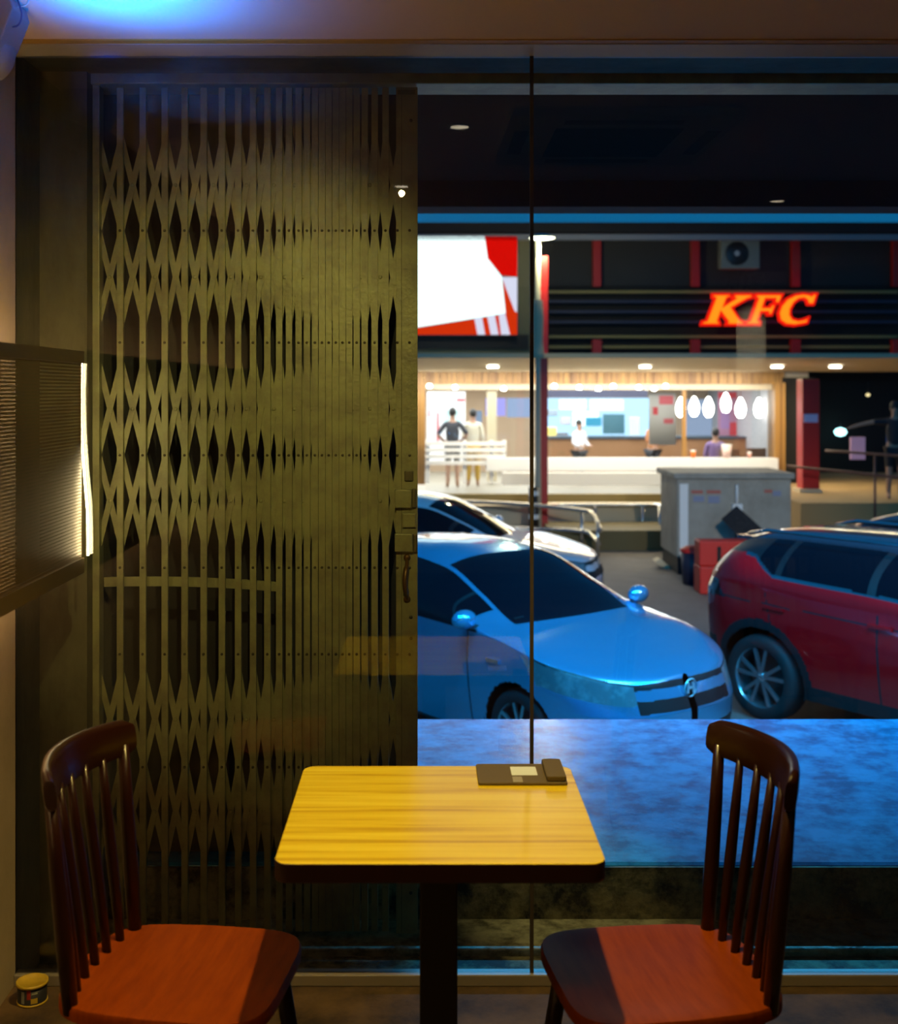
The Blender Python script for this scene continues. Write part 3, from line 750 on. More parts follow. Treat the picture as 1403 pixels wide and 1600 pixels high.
# ------------------------------------------------------------------ restaurant across the street
FL = -.45
R = empty('restaurant_building', (0, 24, FL), 0, 'brightly lit restaurant across the street with red posts and slatted upper front', 'building')
def rp(name, mb, m, bevel=0):
    for i, v in enumerate(mb.v): mb.v[i] = (v[0], v[1]-24, v[2]-FL)
    return mb.build(name, m, R, bevel=bevel)
rp('upper_wall', MB().box(-9, 12, 24.3, 24.5, E(562, 24), 5.0), M['grey_panel'])
rp('roof', MB().box(-9, 12, 23.6, 33, 4.80, 5.0), M['black'])
rp('gutter', MB().box(-9, 12, 23.5, 23.6, E(375, 23.5), E(366, 23.5)), mat('grey gutter', (.2, .2, .22), .5))
rp('ceiling', MB().box(-5, 7.5, 23.2, 31, 1.90, 2.0), M['cream'])
rp('floor', MB().box(-9, 12, 21.8, 31, -1.0, FL), mat('pale tiles', (.30, .27, .22), .4))
rp('back_wall', MB().box(-5, 7.5, 30.6, 30.8, FL, 1.9), mat('beige back wall', (.40, .28, .18), .7))
rp('side_wall', MB().box(7.3, 7.5, 23.2, 31, FL, 1.9), mat('grey side wall', (.28, .28, .30), .7))
rp('side_wall', MB().box(-5.2, -5, 23.2, 31, FL, 1.9), mat('grey side wall', (.28, .28, .30), .7))
# sloped soffit and timber band
so = MB(); zA, zB = 20.6, 23.1
so.add([(X(500, zA), zA, E(559, zA)), (12, zA, E(559, zA)), (12, zB, E(581, zB)), (-5, zB, E(581, zB)), (X(500, zA), zA, E(552, zA)), (12, zA, E(552, zA)), (12, zB, E(560, zB)), (-5, zB, E(560, zB))],
       [(0, 1, 2, 3), (4, 5, 6, 7), (0, 1, 5, 4), (1, 2, 6, 5), (2, 3, 7, 6), (3, 0, 4, 7)])
rp('canopy', so, M['cream'])
tb = MB()
for i in range(52):
    p0 = 560+i*12.8; tb.pbox(p0, p0+12, 580, 600, 23.15, .05)
rp('timber_band', tb, M['wood_gold'])
rp('head_frame', MB().pbox(560, 1215, 600, 609, 23.2, .12), M['cream'])
rp('corner_infill', MB().box(6.97, 7.6, 23.12, 23.2, FL, 1.9), M['black'])
rp('pier', MB().pbox(650, 664, 600, 757, 23.1, .3), M['wood_gold'])
rp('pier', MB().pbox(1211, 1227, 598, 748, 23.0, .5), M['wood_gold'])
rp('front_glass', MB().box(X(664, 23.2), X(1211, 23.2), 23.25, 23.27, FL, 1.75), M['glass'])
mu = rp('mullion', MB().pbox(1066, 1072, 610, 715, 23.2, .05), M['wood_gold'])
rp('low_wall', MB().pbox(760, 1216, 716, 736, 22.9, .25), M['white'])
rp('low_wall', MB().pbox(785, 1216, 739, 758, 22.5, .25), M['white'])
rp('terrace_edge', MB().box(X(650, 21.75), X(1236, 21.75), 21.7, 21.8, E(786, 21.7), E(772, 21.7)), mat('olive plinth', (.30, .23, .08), .7))
rp('terrace_face', MB().box(X(560, 21), X(1060, 21), 21.0, 21.1, E(820, 21), E(790, 21)).box(X(560, 21), X(1060, 21), 21.1, 21.7, E(792, 21), E(790, 21)), M['cream'])
rp('ramp_wall', MB().box(X(860, 19.6), X(1062, 19.6), 19.6, 20.9, -1.0, E(829, 19.6)), mat('olive ramp wall', (.13, .10, .035), .7))
# red posts and slatted upper screen
def redpost(px, w_, z, py0, py1, name='red_post'):
    return rp(name, MB().pbox(px-w_/2, px+w_/2, py0, py1, z, .16), M['red_paint'], .01)
for px in (933, 1087, 1244, 1402): redpost(px, 13, 24.1, 372, 448); redpost(px, 15, 23.9, 530, 560)
sl = MB()
M['louver'] = mat('lamplit tan louvres', (.26, .20, .06), .6); M['louver_shaded'] = mat('shaded louvres', (.02, .025, .06), .6)  # lamplight and shade on the slats painted as two colours
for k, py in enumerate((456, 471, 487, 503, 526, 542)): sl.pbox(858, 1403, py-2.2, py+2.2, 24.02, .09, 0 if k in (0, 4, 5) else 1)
rp('louvre_screen', sl, [M['louver'], M['louver_shaded']])
rp('screen_back', MB().pbox(855, 1410, 446, 558, 24.24, .03), M['black'])
rp('tall_red_post', MB().box(X(843, 20.65), X(856, 20.65), 20.65, 20.81, ST, E(400, 20.65)), M['red_paint'])
col = rp('red_column', MB().pbox(1254, 1281, 592, 768, 20.9, .35), M['red_paint'], .02)
rp('column_foot', MB().pbox(1250, 1285, 764, 772, 20.85, .45), M['cream'])
# right hand terrace
rp('side_terrace', MB().box(X(1236, 19.5), 14, 19.0, 26, -1.0, E(786, 19.0)), mat('tan terrace', (.34, .22, .09), .7))
rp('dark_side_wall', MB().box(7.6, 16, 27, 27.2, -1, 2.2), M['black'])
rp('sign_band', MB().pbox(560, 826, 523, 545, 23.75, .3), M['grey_panel'])
rp('sign_frame', MB().pbox(809, 828, 368, 560, 23.9, .2).pbox(560, 828, 545, 560, 23.85, .2), mat('olive frame', (.22, .19, .09), .6))

# light box sign (plain white and red fields)
LB = empty('light_box_sign', (.6, 23.55, 2.7), 0, 'large glowing white and red light box sign with three white bars', 'sign')
def lp(name, mb, m):
    for i, v in enumerate(mb.v): mb.v[i] = (v[0]-.6, v[1]-23.55, v[2]-2.7)
    return mb.build(name, m, LB)
zs = 23.5
lp('case', MB().pbox(520, 810, 366, 525, zs+.03, .2), M['blackpaint'])
def ppoly(pts, z, d=.01): return MB().prism([(X(a, z), E(b, z)) for a, b in pts], z, z+d, 'y')
lp('white_field', ppoly([(522, 369), (757, 369), (762, 404), (784, 432), (790, 490), (655, 511), (522, 518)], zs), emat('white sign glow', (.80, 1, .98), 1.6))
lp('red_field', ppoly([(757, 369), (808, 369), (808, 432), (784, 430), (762, 404)], zs), emat('red sign glow', (.75, .004, .002), 1.0))
lp('orange_field', ppoly([(785, 433), (808, 433), (808, 523), (522, 523), (522, 518), (655, 512), (790, 491)], zs), emat('orange red sign glow', (.72, .035, .004), 1.0))
for pts in ([(741, 497), (753, 495), (758, 523), (746, 523)], [(761, 494), (773, 492), (779, 523), (767, 523)], [(779, 491), (789, 489), (797, 523), (783, 523)], [(784, 433), (808, 433), (808, 488), (804, 486)]):
    lp('white_bar', ppoly(pts, zs-.012), emat('white bar glow', (.8, .8, 1), 1.0))

# glowing letters
LET = {
 'K': [(0, 0), (.44, 0), (.40, .10), (.36, .12), (.385, .42), (.62, .10), (.60, .0), (1.02, 0), (.98, .12), (.90, .15), (.62, .56), (.95, .86), (1.06, .90), (1.03, 1.0), (.62, 1.0), (.60, .90), (.66, .87), (.41, .60), (.44, .88), (.52, .92), (.50, 1.0), (.08, 1.0), (.10, .9), (.17, .88), (.10, .13), (.0, .1)],
 'F': [(0, 0), (.46, 0), (.44, .10), (.36, .13), (.38, .42), (.62, .42), (.62, .33), (.74, .33), (.78, .66), (.66, .66), (.65, .57), (.40, .57), (.42, .86), (.74, .86), (.74, .72), (.88, .72), (.92, 1.0), (.10, 1.0), (.12, .9), (.19, .87), (.11, .13), (0, .1)],
 'C': [(.92, 1.02), (.82, 1.02), (.80, .95), (.70, 1.0), (.55, 1.02), (.35, .98), (.16, .85), (.05, .62), (.03, .38), (.12, .14), (.30, .01), (.55, -.02), (.78, .03), (.86, .06), (.86, .22), (.74, .16), (.60, .13), (.44, .18), (.34, .32), (.31, .52), (.36, .72), (.46, .85), (.60, .88), (.70, .82), (.76, .68), (.90, .68)]}
SG = empty('letter_sign', (X(1097, 23.7), 23.7, E(507, 23.7)), 0, 'glowing orange and red slanted letters on the dark slatted front', 'sign')
mo = emat('orange letter glow', (1.0, .27, .01), 1.35); mr = emat('red letter edge glow', (.9, .012, .004), 1.2)
def offset_poly(poly, d):
    n = len(poly); area = sum(poly[i][0]*poly[(i+1) % n][1]-poly[(i+1) % n][0]*poly[i][1] for i in range(n)); sg = 1 if area > 0 else -1
    out = []
    for i in range(n):
        p0, p1, p2 = Vector(poly[i-1]), Vector(poly[i]), Vector(poly[(i+1) % n])
        e1 = (p1-p0).normalized(); e2 = (p2-p1).normalized(); n1 = Vector((e1.y, -e1.x))*sg; n2 = Vector((e2.y, -e2.x))*sg
        b = (n1+n2); L = b.length; b = b/L if L > 1e-6 else n1; k = d/max(.45, b.dot(n1)); out.append(tuple(p1+b*k))
    return out
pxm = 23.7/F
for chh, x0, wd in (('K', 0, 64), ('F', 68, 50), ('C', 114, 58)):
    Hh = 47; poly = [((x0+a*wd+b*12-(0 if chh != 'K' else 0))*pxm, b*Hh*pxm) for a, b in LET[chh]]
    back = MB().prism(offset_poly(poly, .028), .02, .10, 'y'); lo = back.build('letter', mr, SG)
    MB().prism(offset_poly(poly, -.022), .0, .019, 'y').build('letter_face', mo, lo)
# outdoor ac unit on the upper wall
AU = empty('outdoor_ac_unit', (X(1157, 23.8), 23.8, E(420, 23.8)), 0, 'pale outdoor air conditioning unit high on the dark wall above the letters', 'air conditioner')
MB().box(-.39, .39, 0, .3, 0, .6).build('case', mat('ac case', (.20, .20, .17), .6), AU, bevel=.02)
MB().lathe([(0, -.012), (.22, -.012), (.24, -.001)], (-.07, 0, .31), 'y', 28).build('fan_grille', M['blackpaint'], AU)
MB().lathe([(0, -.02), (.05, -.02), (.06, -.013)], (-.07, 0, .31), 'y', 16).build('fan_hub', mat('hub grey', (.4, .4, .4), .5), AU)
# canopy downlights
dl0 = None
def soffit_e(z): t = (z-zA)/(zB-zA); return E(559, zA)*(1-t)+E(581, zB)*t
for i, px in enumerate((770, 1008, 1214, 1305)):
    z = 21.9; zz = soffit_e(z)-.012
    d = empty('canopy_downlight', (X(px, z), z, zz), 0, ('leftmost downlight', 'second downlight from the left', 'third downlight from the left', 'rightmost downlight')[i]+' under the restaurant canopy', 'downlight', 'canopy downlights')
    q = MB().lathe([(0, -.03), (.10, -.03), (.115, 0), (0, 0)], n=20).build('lens', M['downlight'], d)
    MB().lathe([(.115, -.01), (.14, -.01), (.14, .0), (.115, 0)], n=20).build('ring', M['white'], d)
# small inner ceiling spots
for i, px in enumerate((671, 711, 787, 866, 905, 935, 958, 998, 1022, 1040)):
    z = 22.9; zc = 1.9
    d = tag(MB().lathe([(0, .04), (.03, .04), (.055, -.0), (.045, -.04), (0, -.04)], n=16).build('spot_lamp', M['downlight']), ('first', 'second', 'third', 'fourth', 'fifth', 'sixth', 'seventh', 'eighth', 'ninth', 'last')[i]+' small glowing spot lamp from the left under the restaurant ceiling', 'lamp', 'spot lamps under the restaurant ceiling')
    d.location = (X(px, z), z, E(603+(i % 3)*2, z))
# pendant bulbs
for i, (px, py) in enumerate(((1064, 637), (1084.5, 636), (1107, 637), (1134, 630), (1157, 638), (1186, 638))):
    z = 25.0+(i % 2)*.5
    pd = empty('pendant_lamp', (X(px, z), z, E(py, z)), 0, ('first', 'second', 'third', 'fourth', 'fifth', 'last')[i]+' glass pendant lamp from the left in the restaurant window', 'lamp', 'pendant lamps in the restaurant window')
    MB().lathe([(0, -.2), (.05, -.195), (.095, -.12), (.11, -.02), (.10, .06), (.06, .16), (.03, .22), (0, .23)], n=18).build('bulb', M['bulb'], pd)
    MB().tube([(0, 0, .22), (0, 0, 1.9-E(py, z))], .008, 6).build('cord', M['blackpaint'], pd)
light('restaurant_ceiling_light', 'AREA', (1.5, 27, 1.85), 1050, (.93, .97, 1), 10, 5)
light('restaurant_front_light', 'AREA', (3.0, 22.4, 1.85), 120, (.95, .95, 1), 7, .3, direction=(0, .7, -1))
light('canopy_light', 'AREA', (4.2, 21.9, 2.0), 230, (1, .82, .5), 9, .5)
# menu screens and kitchen
def flat(name, px0, px1, py0, py1, z, m, label, cat, group=None, d=.04):
    return tag(MB().pbox(px0, px1, py0, py1, z, d).build(name, m), label, cat, group)
flat('menu_screen', 759, 790, 622, 650, 28.5, emat('violet screen glow', (.45, .42, 1), 1.3), 'violet glowing menu screen left of the counter', 'screen')
flat('menu_screen', 792, 832, 622, 652, 28.5, emat('pale screen glow', (.5, .65, 1), .9), 'pale blue menu screen beside the violet one', 'screen')
flat('menu_screen', 874, 916, 624, 640, 28.0, emat('white screen glow', (.95, .93, 1), 2.2), 'wide white glowing menu board above the kitchen, left one', 'screen')
flat('menu_screen', 922, 974, 624, 641, 28.0, emat('white screen glow', (.95, .95, 1), 2.2), 'wide white glowing menu board above the kitchen, right one', 'screen')
flat('kitchen_backlight', 853, 1014, 622, 690, 30.2, emat('cool kitchen glow', (.45, .72, 1), 2.0), 'cool blue-white lit kitchen back panel behind the counter', 'panel')
flat('kitchen_backlight', 1070, 1208, 624, 690, 30.2, emat('cool kitchen glow dim', (.42, .52, .75), .9), 'dim blue-grey lit panel behind the pendant lamps', 'panel')
flat('kitchen_hatch', 942, 976, 647, 678, 29.8, mat('teal grey hatch', (.05, .14, .18), .5), 'dark teal kitchen hatch in the bright kitchen wall', 'hatch')
flat('kitchen_shelf', 895, 935, 643, 665, 29.6, emat('kitchen light box', (.8, .95, 1), 3), 'bright kitchen light box beside the dark hatch', 'panel')
flat('kitchen_hood', 853, 1012, 606, 621, 28.2, mat('dark bulkhead', (.05, .05, .09), .5), 'dark bulkhead above the white menu boards', 'bulkhead')
flat('portrait_screen', 693, 720, 640, 664, 27.4, emat('cyan white screen glow', (.7, 1, 1), 1.8), 'bright square screen behind the head of the person in dark shirt', 'screen')
flat('small_screen', 736, 753, 642, 661, 28.0, emat('pale small screen', (.45, .6, .85), .8), 'small pale blue screen beside the cream dressed person', 'screen')
wl_ = emat('kitchen white light', (.9, .97, 1), 2.6); ste = mat('kitchen steel', (.35, .42, .5), .35, metal=.5)
for a, b, c, d, z, m_, lb in ((856, 872, 640, 650, 29.4, ste, 'pale steel kitchen shelf unit at the left of the bright kitchen'), (876, 892, 652, 664, 29.2, mat('lilac pack', (.5, .5, .65), .6), 'lilac stack of packs on the kitchen shelf'),
     (916, 940, 652, 666, 29.0, mat('teal machine', (.03, .25, .40), .4), 'teal drinks machine left of the dark hatch'), (936, 980, 681, 690, 28.2, wl_, 'bright glass warming cabinet on the counter'),
     (984, 1000, 652, 690, 29.0, mat('pale fridge', (.55, .7, .8), .4), 'tall pale fridge at the right of the kitchen'), (852, 870, 668, 682, 28.0, mat('yellow board', (.8, .6, .15), .6), 'small yellow board on the counter beside the red post'),
     (872, 888, 676, 692, 27.9, mat('grey till', (.12, .13, .16), .5), 'dark till on the counter')):
    tag(MB().pbox(a, b, c, d, z, .25).build('kitchen_unit', m_, bevel=.02), lb, 'kitchen equipment')
ct = empty('service_counter', (X(950, 27), 27, FL), 0, 'brown service counter under the bright kitchen', 'counter')
cm = MB().box(X(860, 27)-X(950, 27), X(1210, 27)-X(950, 27), 0, .6, 0, 1.0); cm.build('front_panel', mat('brown counter', (.25, .12, .05), .6), ct)
MB().box(X(855, 27)-X(950, 27), X(1212, 27)-X(950, 27), -.05, .65, 1.0, 1.05).build('counter_top', mat('dark counter top', (.04, .06, .08), .3), ct)
# posters
def poster(px0, px1, py0, py1, z, base, blots, label):
    p = MB().pbox(px0, px1, py0, py1, z, .02, 0)
    for a, b, c, d, k in blots: p.pbox(a, b, c, d, z-.004, .003, k)
    cols = [(.45, .42, .40), (.60, .12, .14), (.55, .05, .06), (.35, .20, .40)]
    o = p.build('window_poster', [mat('poster paper', base, .7)]+[mat('poster print', c, .7) for c in cols[1:]])
    return tag(o, label, 'poster')
poster(667, 727, 612, 722, 27.9, (.72, .70, .72), [(669, 672, 640, 652, 1), (713, 726, 622, 628, 1), (682, 686, 644, 690, 1)], 'large white poster with red print at the left of the restaurant window')
poster(1014, 1056, 614, 695, 23.6, (.50, .47, .44), [(1030, 1052, 618, 632, 1), (1020, 1028, 636, 648, 2), (1037, 1052, 654, 662, 1)], 'white and pink poster beside the pendant lamps')
poster(1122, 1167, 612, 686, 27.8, (.42, .20, .30), [(1122, 1166, 613, 622, 2), (1140, 1164, 660, 685, 2), (1126, 1140, 640, 670, 3)], 'red and purple poster behind the pendant lamps')
rp('inner_column', MB().pbox(762, 776, 612, 752, 26.3, .3), M['cream'])
def cup(px, z, e0, rr, h, m, label):
    o = MB().lathe([(0, 0), (rr*.75, 0), (rr, h), (0, h)], n=16).build('paper_cup', m); o.location = (X(px, z), z, e0); tag(o, label, 'cup')
    MB().lathe([(rr*1.04, h), (rr*1.04, h+.02), (0, h+.02)], n=16).build('lid', M['white'], o)
ew = E(716, 22.9)
cup(1083, 23.0, ew, .05, .13, mat('orange cup', (.8, .16, .01), .5), 'small orange cup on the white wall below the pendant lamps')
cup(1135, 23.0, ew, .10, .24, mat('pale pink bucket', (.7, .5, .45), .6), 'pale pink food bucket on the white wall beside the seated person')
cup(1171, 23.0, ew, .04, .10, mat('salmon cup', (.7, .35, .28), .6), 'small salmon cup near the right end of the white wall')
for k, (px, hh_, lb) in enumerate(((1146, .55, 'left one'), (1188, .70, 'right one'))):
    t_ = empty('window_chair', (X(px, 24.6), 24.6, FL), .2, 'brown dining chair seen through the window below the pendant lamps, '+lb, 'chair')
    cw = mat('brown chair', (.20, .11, .06), .6)
    MB().box(-.22, .22, -.2, .2, .42, .46).build('seat', cw, t_); MB().box(-.22, .22, .17, .21, .46, .75+hh_*.2).build('backrest', cw, t_)
    for sx in (-.19, .19):
        for sy in (-.17, .17): MB().box(sx-.02, sx+.02, sy-.02, sy+.02, 0, .42).build('leg', cw, t_)
# slatted white fence panel in the window
SF = empty('slatted_screen', (X(725, 22.95), 22.95, FL), 0, 'low white slatted screen in front of the two standing customers', 'screen')
sm = MB()
for k in range(4): sm.box(X(665, 22.95)-X(725, 22.95), X(790, 22.95)-X(725, 22.95), -.02, .02, E(693+10*k, 22.95)-FL-.04, E(693+10*k, 22.95)-FL+.035)
sm.build('boards', M['white'], SF)
for px in (668, 726, 768, 788): MB().pbox(px-3, px+3, 688, 755, 22.97, .05).build('post', M['white'], SF)
for o in [q for q in D.objects if q.parent == SF and q.name.startswith('post')]: o.location = (-SF.location.x, -SF.location.y, -SF.location.z)

# people
def person(loc, rz, label, shirt, trouser, pose='stand', scale=1.0, arms='down', long=True):
    r = empty('person', loc, rz, label, 'person')
    def skin(name, verts, edges, radii, m, parent, sub=2):
        me = D.meshes.new(name); me.from_pydata(verts, edges, []); o = D.objects.new(name, me); COL.objects.link(o); o.parent = parent
        md = o.modifiers.new('skin', 'SKIN'); 
        for i, rr in enumerate(radii): me.skin_vertices[0].data[i].radius = rr if isinstance(rr, tuple) else (rr, rr)
        me.skin_vertices[0].data[0].use_root = True
        md.use_smooth_shade = True
        s2 = o.modifiers.new('sub', 'SUBSURF'); s2.levels = sub; s2.render_levels = sub
        me.materials.append(m); return o
    hip = .92 if pose == 'stand' else .50
    V = [(0, 0, hip), (0, 0, hip+.18), (0, 0, hip+.36), (0, 0, hip+.50), (0, .0, hip+.57), (0, -.015, hip+.66), (0, -.01, hip+.76)]
    Rr = [(.15, .11), (.125, .095), (.16, .11), (.10, .08), .052, (.072, .085), (.055, .07)]
    Ed = [(i, i+1) for i in range(6)]
    def chain(start, pts, rad):
        k = start
        for p, q in zip(pts, rad): V.append(p); Rr.append(q); Ed.append((k, len(V)-1)); k = len(V)-1
        return k
    for sd in (-1, 1):
        sh = hip+.47
        if arms == 'down': a = [(sd*.17, 0, sh), (sd*.22, .0, sh-.27), (sd*.21, -.09, sh-.50), (sd*.20, -.13, sh-.60)]
        elif arms == 'hips': a = [(sd*.17, 0, sh), (sd*.33, .03, sh-.22), (sd*.20, -.10, sh-.36), (sd*.15, -.13, sh-.38)]
        elif arms == 'reach' and sd == -1: a = [(sd*.17, 0, sh), (sd*.40, -.1, sh+.0), (sd*.65, -.12, sh-.06), (sd*.76, -.12, sh-.10)]
        else: a = [(sd*.17, 0, sh), (sd*.22, -.02, sh-.25), (sd*.17, -.22, sh-.33), (sd*.14, -.30, sh-.33)]
        e_ = chain(3, a, [.052, .042, .032, .030])
        hx = Vector(V[e_]); d = (hx-Vector(V[e_-1])).normalized(); sdv = Vector((0, 1, 0)) if abs(d.y) < .8 else Vector((1, 0, 0))
        for f in range(4):
            p1 = hx+d*.05+sdv*(f-1.5)*.02; chain(e_, [tuple(p1), tuple(p1+d*(.03+.008*(f in (1, 2))))], [.009, .007])
        chain(e_, [tuple(hx+d*.01+sdv*.04), tuple(hx+d*.035+sdv*.05)], [.010, .008])
        if pose == 'stand': l = [(sd*.09, 0, hip-.06), (sd*.10, -.01, hip-.45), (sd*.105, .02, .09), (sd*.115, -.09, .04), (sd*.12, -.16, .03)]
        else: l = [(sd*.10, -.05, hip-.02), (sd*.12, -.42, hip-.02), (sd*.12, -.42, .09), (sd*.12, -.52, .04), (sd*.12, -.58, .03)]
        chain(0, l, [(.085, .09), .055, .042, .038, .030])
    skin('body', V, Ed, Rr, M['skin'], r)
    hz = hip+.74
    # facial features as small forms on the head
    def blob(name, c, rad, m, squash=(1, 1, 1), cut=None):
        b = MB(); n, k = 14, 9; vs = []
        for i in range(k+1):
            ph = PI*i/k
            for j in range(n):
                a = 2*PI*j/n; vs.append((c[0]+rad*squash[0]*math.sin(ph)*math.cos(a), c[1]+rad*squash[1]*math.sin(ph)*math.sin(a), c[2]+rad*squash[2]*math.cos(ph)))
        b.add(vs, [(i*n+j, i*n+(j+1) % n, (i+1)*n+(j+1) % n, (i+1)*n+j) for i in range(k) for j in range(n)], 0, True)
        return b.build(name, m, r)
    blob('hair', (0, .018, hz+.015), .098, M['hair'], (.86, 1.0, 1.05))
    blob('nose', (0, -.095, hz-.035), .014, M['skin'], (1, 1.2, 1.6))
    for sd in (-1, 1): blob('ear', (sd*.078, .0, hz-.03), .022, M['skin'], (.5, .8, 1.3))
    sv = V[:4]; sr = [(.165, .125), (.142, .112), (.176, .126), (.115, .095)]
    sV = list(sv); sR = list(sr); sE = [(0, 1), (1, 2), (2, 3)]
    for sd in (0, 1):
        b0 = 7+sd*0
    idx = [i for i in range(len(V))]
    # sleeves follow the arms (first two joints)
    joints = [k for k, (a, b) in enumerate(Ed) if a == 3 and b > 6]
    for k in joints:
        j = Ed[k][1]; sV += [V[j], V[j+1]]; sR += [.064, .054]; n0 = len(sV); sE += [(3, n0-2), (n0-2, n0-1)]
        if long: sV.append(V[j+2]); sR.append(.042); sE.append((n0-1, n0))
    skin('shirt', sV, sE, sR, shirt, r)
    tV = [V[0]]; tR = [(.170, .130)]; tE = []
    for k, (a, b) in enumerate(Ed):
        if a == 0 and b > 6:
            n0 = len(tV); cutp = V[b+2] if long else tuple(Vector(V[b]).lerp(Vector(V[b+1]), .85))
            tV += [V[b], V[b+1]] if long else [V[b], cutp]; tR += [(.10, .105), .072]; tE += [(0, n0), (n0, n0+1)]
            if long: tV.append(tuple(Vector(V[b+2])+Vector((0, 0, .03)))); tR.append(.058); tE.append((n0+1, n0+2))
    skin('trousers', tV, tE, tR, trouser, r)
    r.scale = (scale,)*3
    return r
person((X(707, 25.6), 25.6, FL), PI, 'person in dark shirt and shorts standing hands on hips with their back turned', M['cloth_dark'], M['trouser'], arms='hips', long=False, scale=.98)
person((X(739, 25.9), 25.9, FL), PI, 'person in long cream clothing standing right of the one in dark shirt', M['cloth_cream'], M['cloth_ochre'], scale=.96)
person((X(905, 26.3), 26.3, FL), .6, 'person in white top leaning at the service counter', M['cloth_white'], M['trouser'], arms='front', scale=.82)
person((X(1118, 25.2), 25.2, FL), PI*.9, 'person in purple shirt seated below the pendant lamps', M['cloth_purple'], M['trouser'], pose='sit', arms='front', scale=.97)
person((X(1020, 26.2), 26.2, FL), 2.2, 'person in orange and dark clothes behind the white and pink poster', mat('orange shirt', (.5, .2, .08), .8), M['trouser'], arms='front', scale=.85)
person((X(1398, 19.8), 19.8, E(786, 19.0)), -.25, 'person in black reaching one arm out on the dark side terrace', M['trouser'], M['trouser'], arms='reach', scale=.92, long=False)
M['stoolwood'] = mat('tan seat', (.32, .2, .09), .6)
st = empty('bench_seat', (X(1118, 25.2), 25.25, FL), 0, 'tan bench under the seated person in purple', 'bench')
MB().box(-.6, .9, -.2, .25, .36, .42).build('seat', M['stoolwood'], st); 
for sx in (-.5, .8): MB().box(sx-.03, sx+.03, -.15, .2, 0, .36).build('leg', M['stoolwood'], st)

# white paper on red column, small lights at right
flat('paper_notice', 1256, 1278, 647, 660, 20.88, mat('lilac paper', (.5, .5, .75), .7, emis=None), 'torn pale notice pasted on the red column', 'notice', d=.01)
flat('pink_notice', 1329, 1352, 683, 718, 21.5, mat('pink notice', (.45, .28, .42), .7, emis=(.45, .3, .45), estr=.25), 'pink and white lit notice right of the red column', 'notice')
flat('blue_screen', 1386, 1412, 668, 712, 26, emat('blue screen glow', (.01, .10, .40), .8), 'blue glowing screen at the right edge behind the person in black', 'screen')
def glowball(px, py, z, r, c, s, label):
    o = MB().lathe([(0, -r*.7), (r*.7, -r*.5), (r, 0), (r*.7, r*.5), (0, r*.7)], n=16).build('distant_lamp', emat('lamp glow', c, s)); o.location = P(px, py, z); tag(o, label, 'lamp')
    MB().tube([(0, 0, r*.6), (0, 0, r*.6+.25)], .012, 6).build('stem', M['blackpaint'], o)
glowball(1240, 676, 26.5, .09, (.25, .9, 1), 3, 'small cyan lamp in the dark left of the red column')
glowball(1313, 675, 26.5, .14, (.45, .95, 1), 4, 'oval cyan white lamp right of the red column')
glowball(1356, 617, 26.5, .05, (1, .8, .4), 1.5, 'tiny warm lamp high in the dark area at right')

# lamp post
LPx = X(846, 20.35)
lpst = empty('street_lamp', (LPx-.06, 20.35, ST), 0, 'slim street lamp with round glowing head beside the red post', 'street lamp')
hh = E(372, 20.35)-ST
MB().tube([(0, 0, 0), (0, 0, 1.3), (0, 0, 3.7), (0, 0, hh)], [.07, .05, .045, .04], 16).build('pole', mat('pale lamp pole', (.42, .40, .30), .5), lpst)
MB().lathe([(0, .07), (.10, .06), (.22, .0), (.05, .01)], (.07, 0, hh), n=28).build('lamp_shade', M['steel'], lpst)
MB().lathe([(0, -.02), (.16, -.015), (.215, .0)], (.07, 0, hh), n=28).build('bulb', emat('street lamp glow', (1, .97, .62), 14), lpst)
MB().lathe([(.10, 3.2), (.115, 3.25), (.10, 3.3), (.085, 3.5), (.10, 3.9), (.08, 4.2)], (0, 0, 0), n=16).build('collar', M['cream'], lpst)
light('street_lamp_light', 'POINT', (LPx+.03, 20.35, E(372, 20.35)-.15), 170, (1, .90, .55), .15)
bo = empty('striped_bollard', (X(834, 20.3), 20.3, ST), 0, 'black and white banded bollard beside the red post foot', 'bollard')
MB().tube([(0, 0, 0), (0, 0, 1.0)], .09, 16).build('post', M['blackpaint'], bo)
for k in range(3): MB().lathe([(.092, .45+.2*k), (.092, .53+.2*k)], n=16).build('band', M['white'], bo)

# ramp railings
def railing(label, paths, posts, r=.035, mt=None):
    mt = mt or M['steel']
    o = empty('hand_railing', P(*posts[0]) if posts else (0, 0, 0), 0, label, 'railing'); L0 = o.location.copy()
    for pth in paths: MB().tube([p-L0 for p in smooth_path([P(*q) for q in pth], 5)], r, 10).build('rail', mt, o)
    for px, py, z in posts:
        top = P(px, py, z); MB().tube([top-L0, Vector((top.x, top.y, ST))-L0], r*.85, 10).build('post', mt, o)
    return o
railing('curved steel ramp railing in front of the white car, left of the ramp', [[(700, 783, 20.6), (800, 787, 20.3), (905, 797, 19.5), (927, 805, 19.2), (938, 830, 18.8)], [(800, 825, 20.2), (905, 830, 19.4), (925, 838, 19.2), (936, 850, 18.9)]], [(909, 800, 19.5), (934, 815, 18.9)])
railing('curved steel ramp railing beside the grey utility box', [[(860, 789, 20.9), (1000, 789, 20.9), (1030, 790, 20.6), (1050, 802, 19.6), (1060, 822, 18.6)], [(1028, 822, 20.5), (1045, 835, 19.5), (1058, 850, 18.6)]], [(930, 789, 20.9), (1004, 789, 20.9), (1031, 792, 20.5), (1058, 820, 18.7)])
cb = tag(ppoly([(1024, 878), (1032, 874), (1066, 900), (1062, 907)], 17.6, .25).build('ramp_kerb', M['cream']), 'pale sloping kerb at the foot of the ramp', 'kerb'); cb['kind'] = 'structure'; del cb['category']
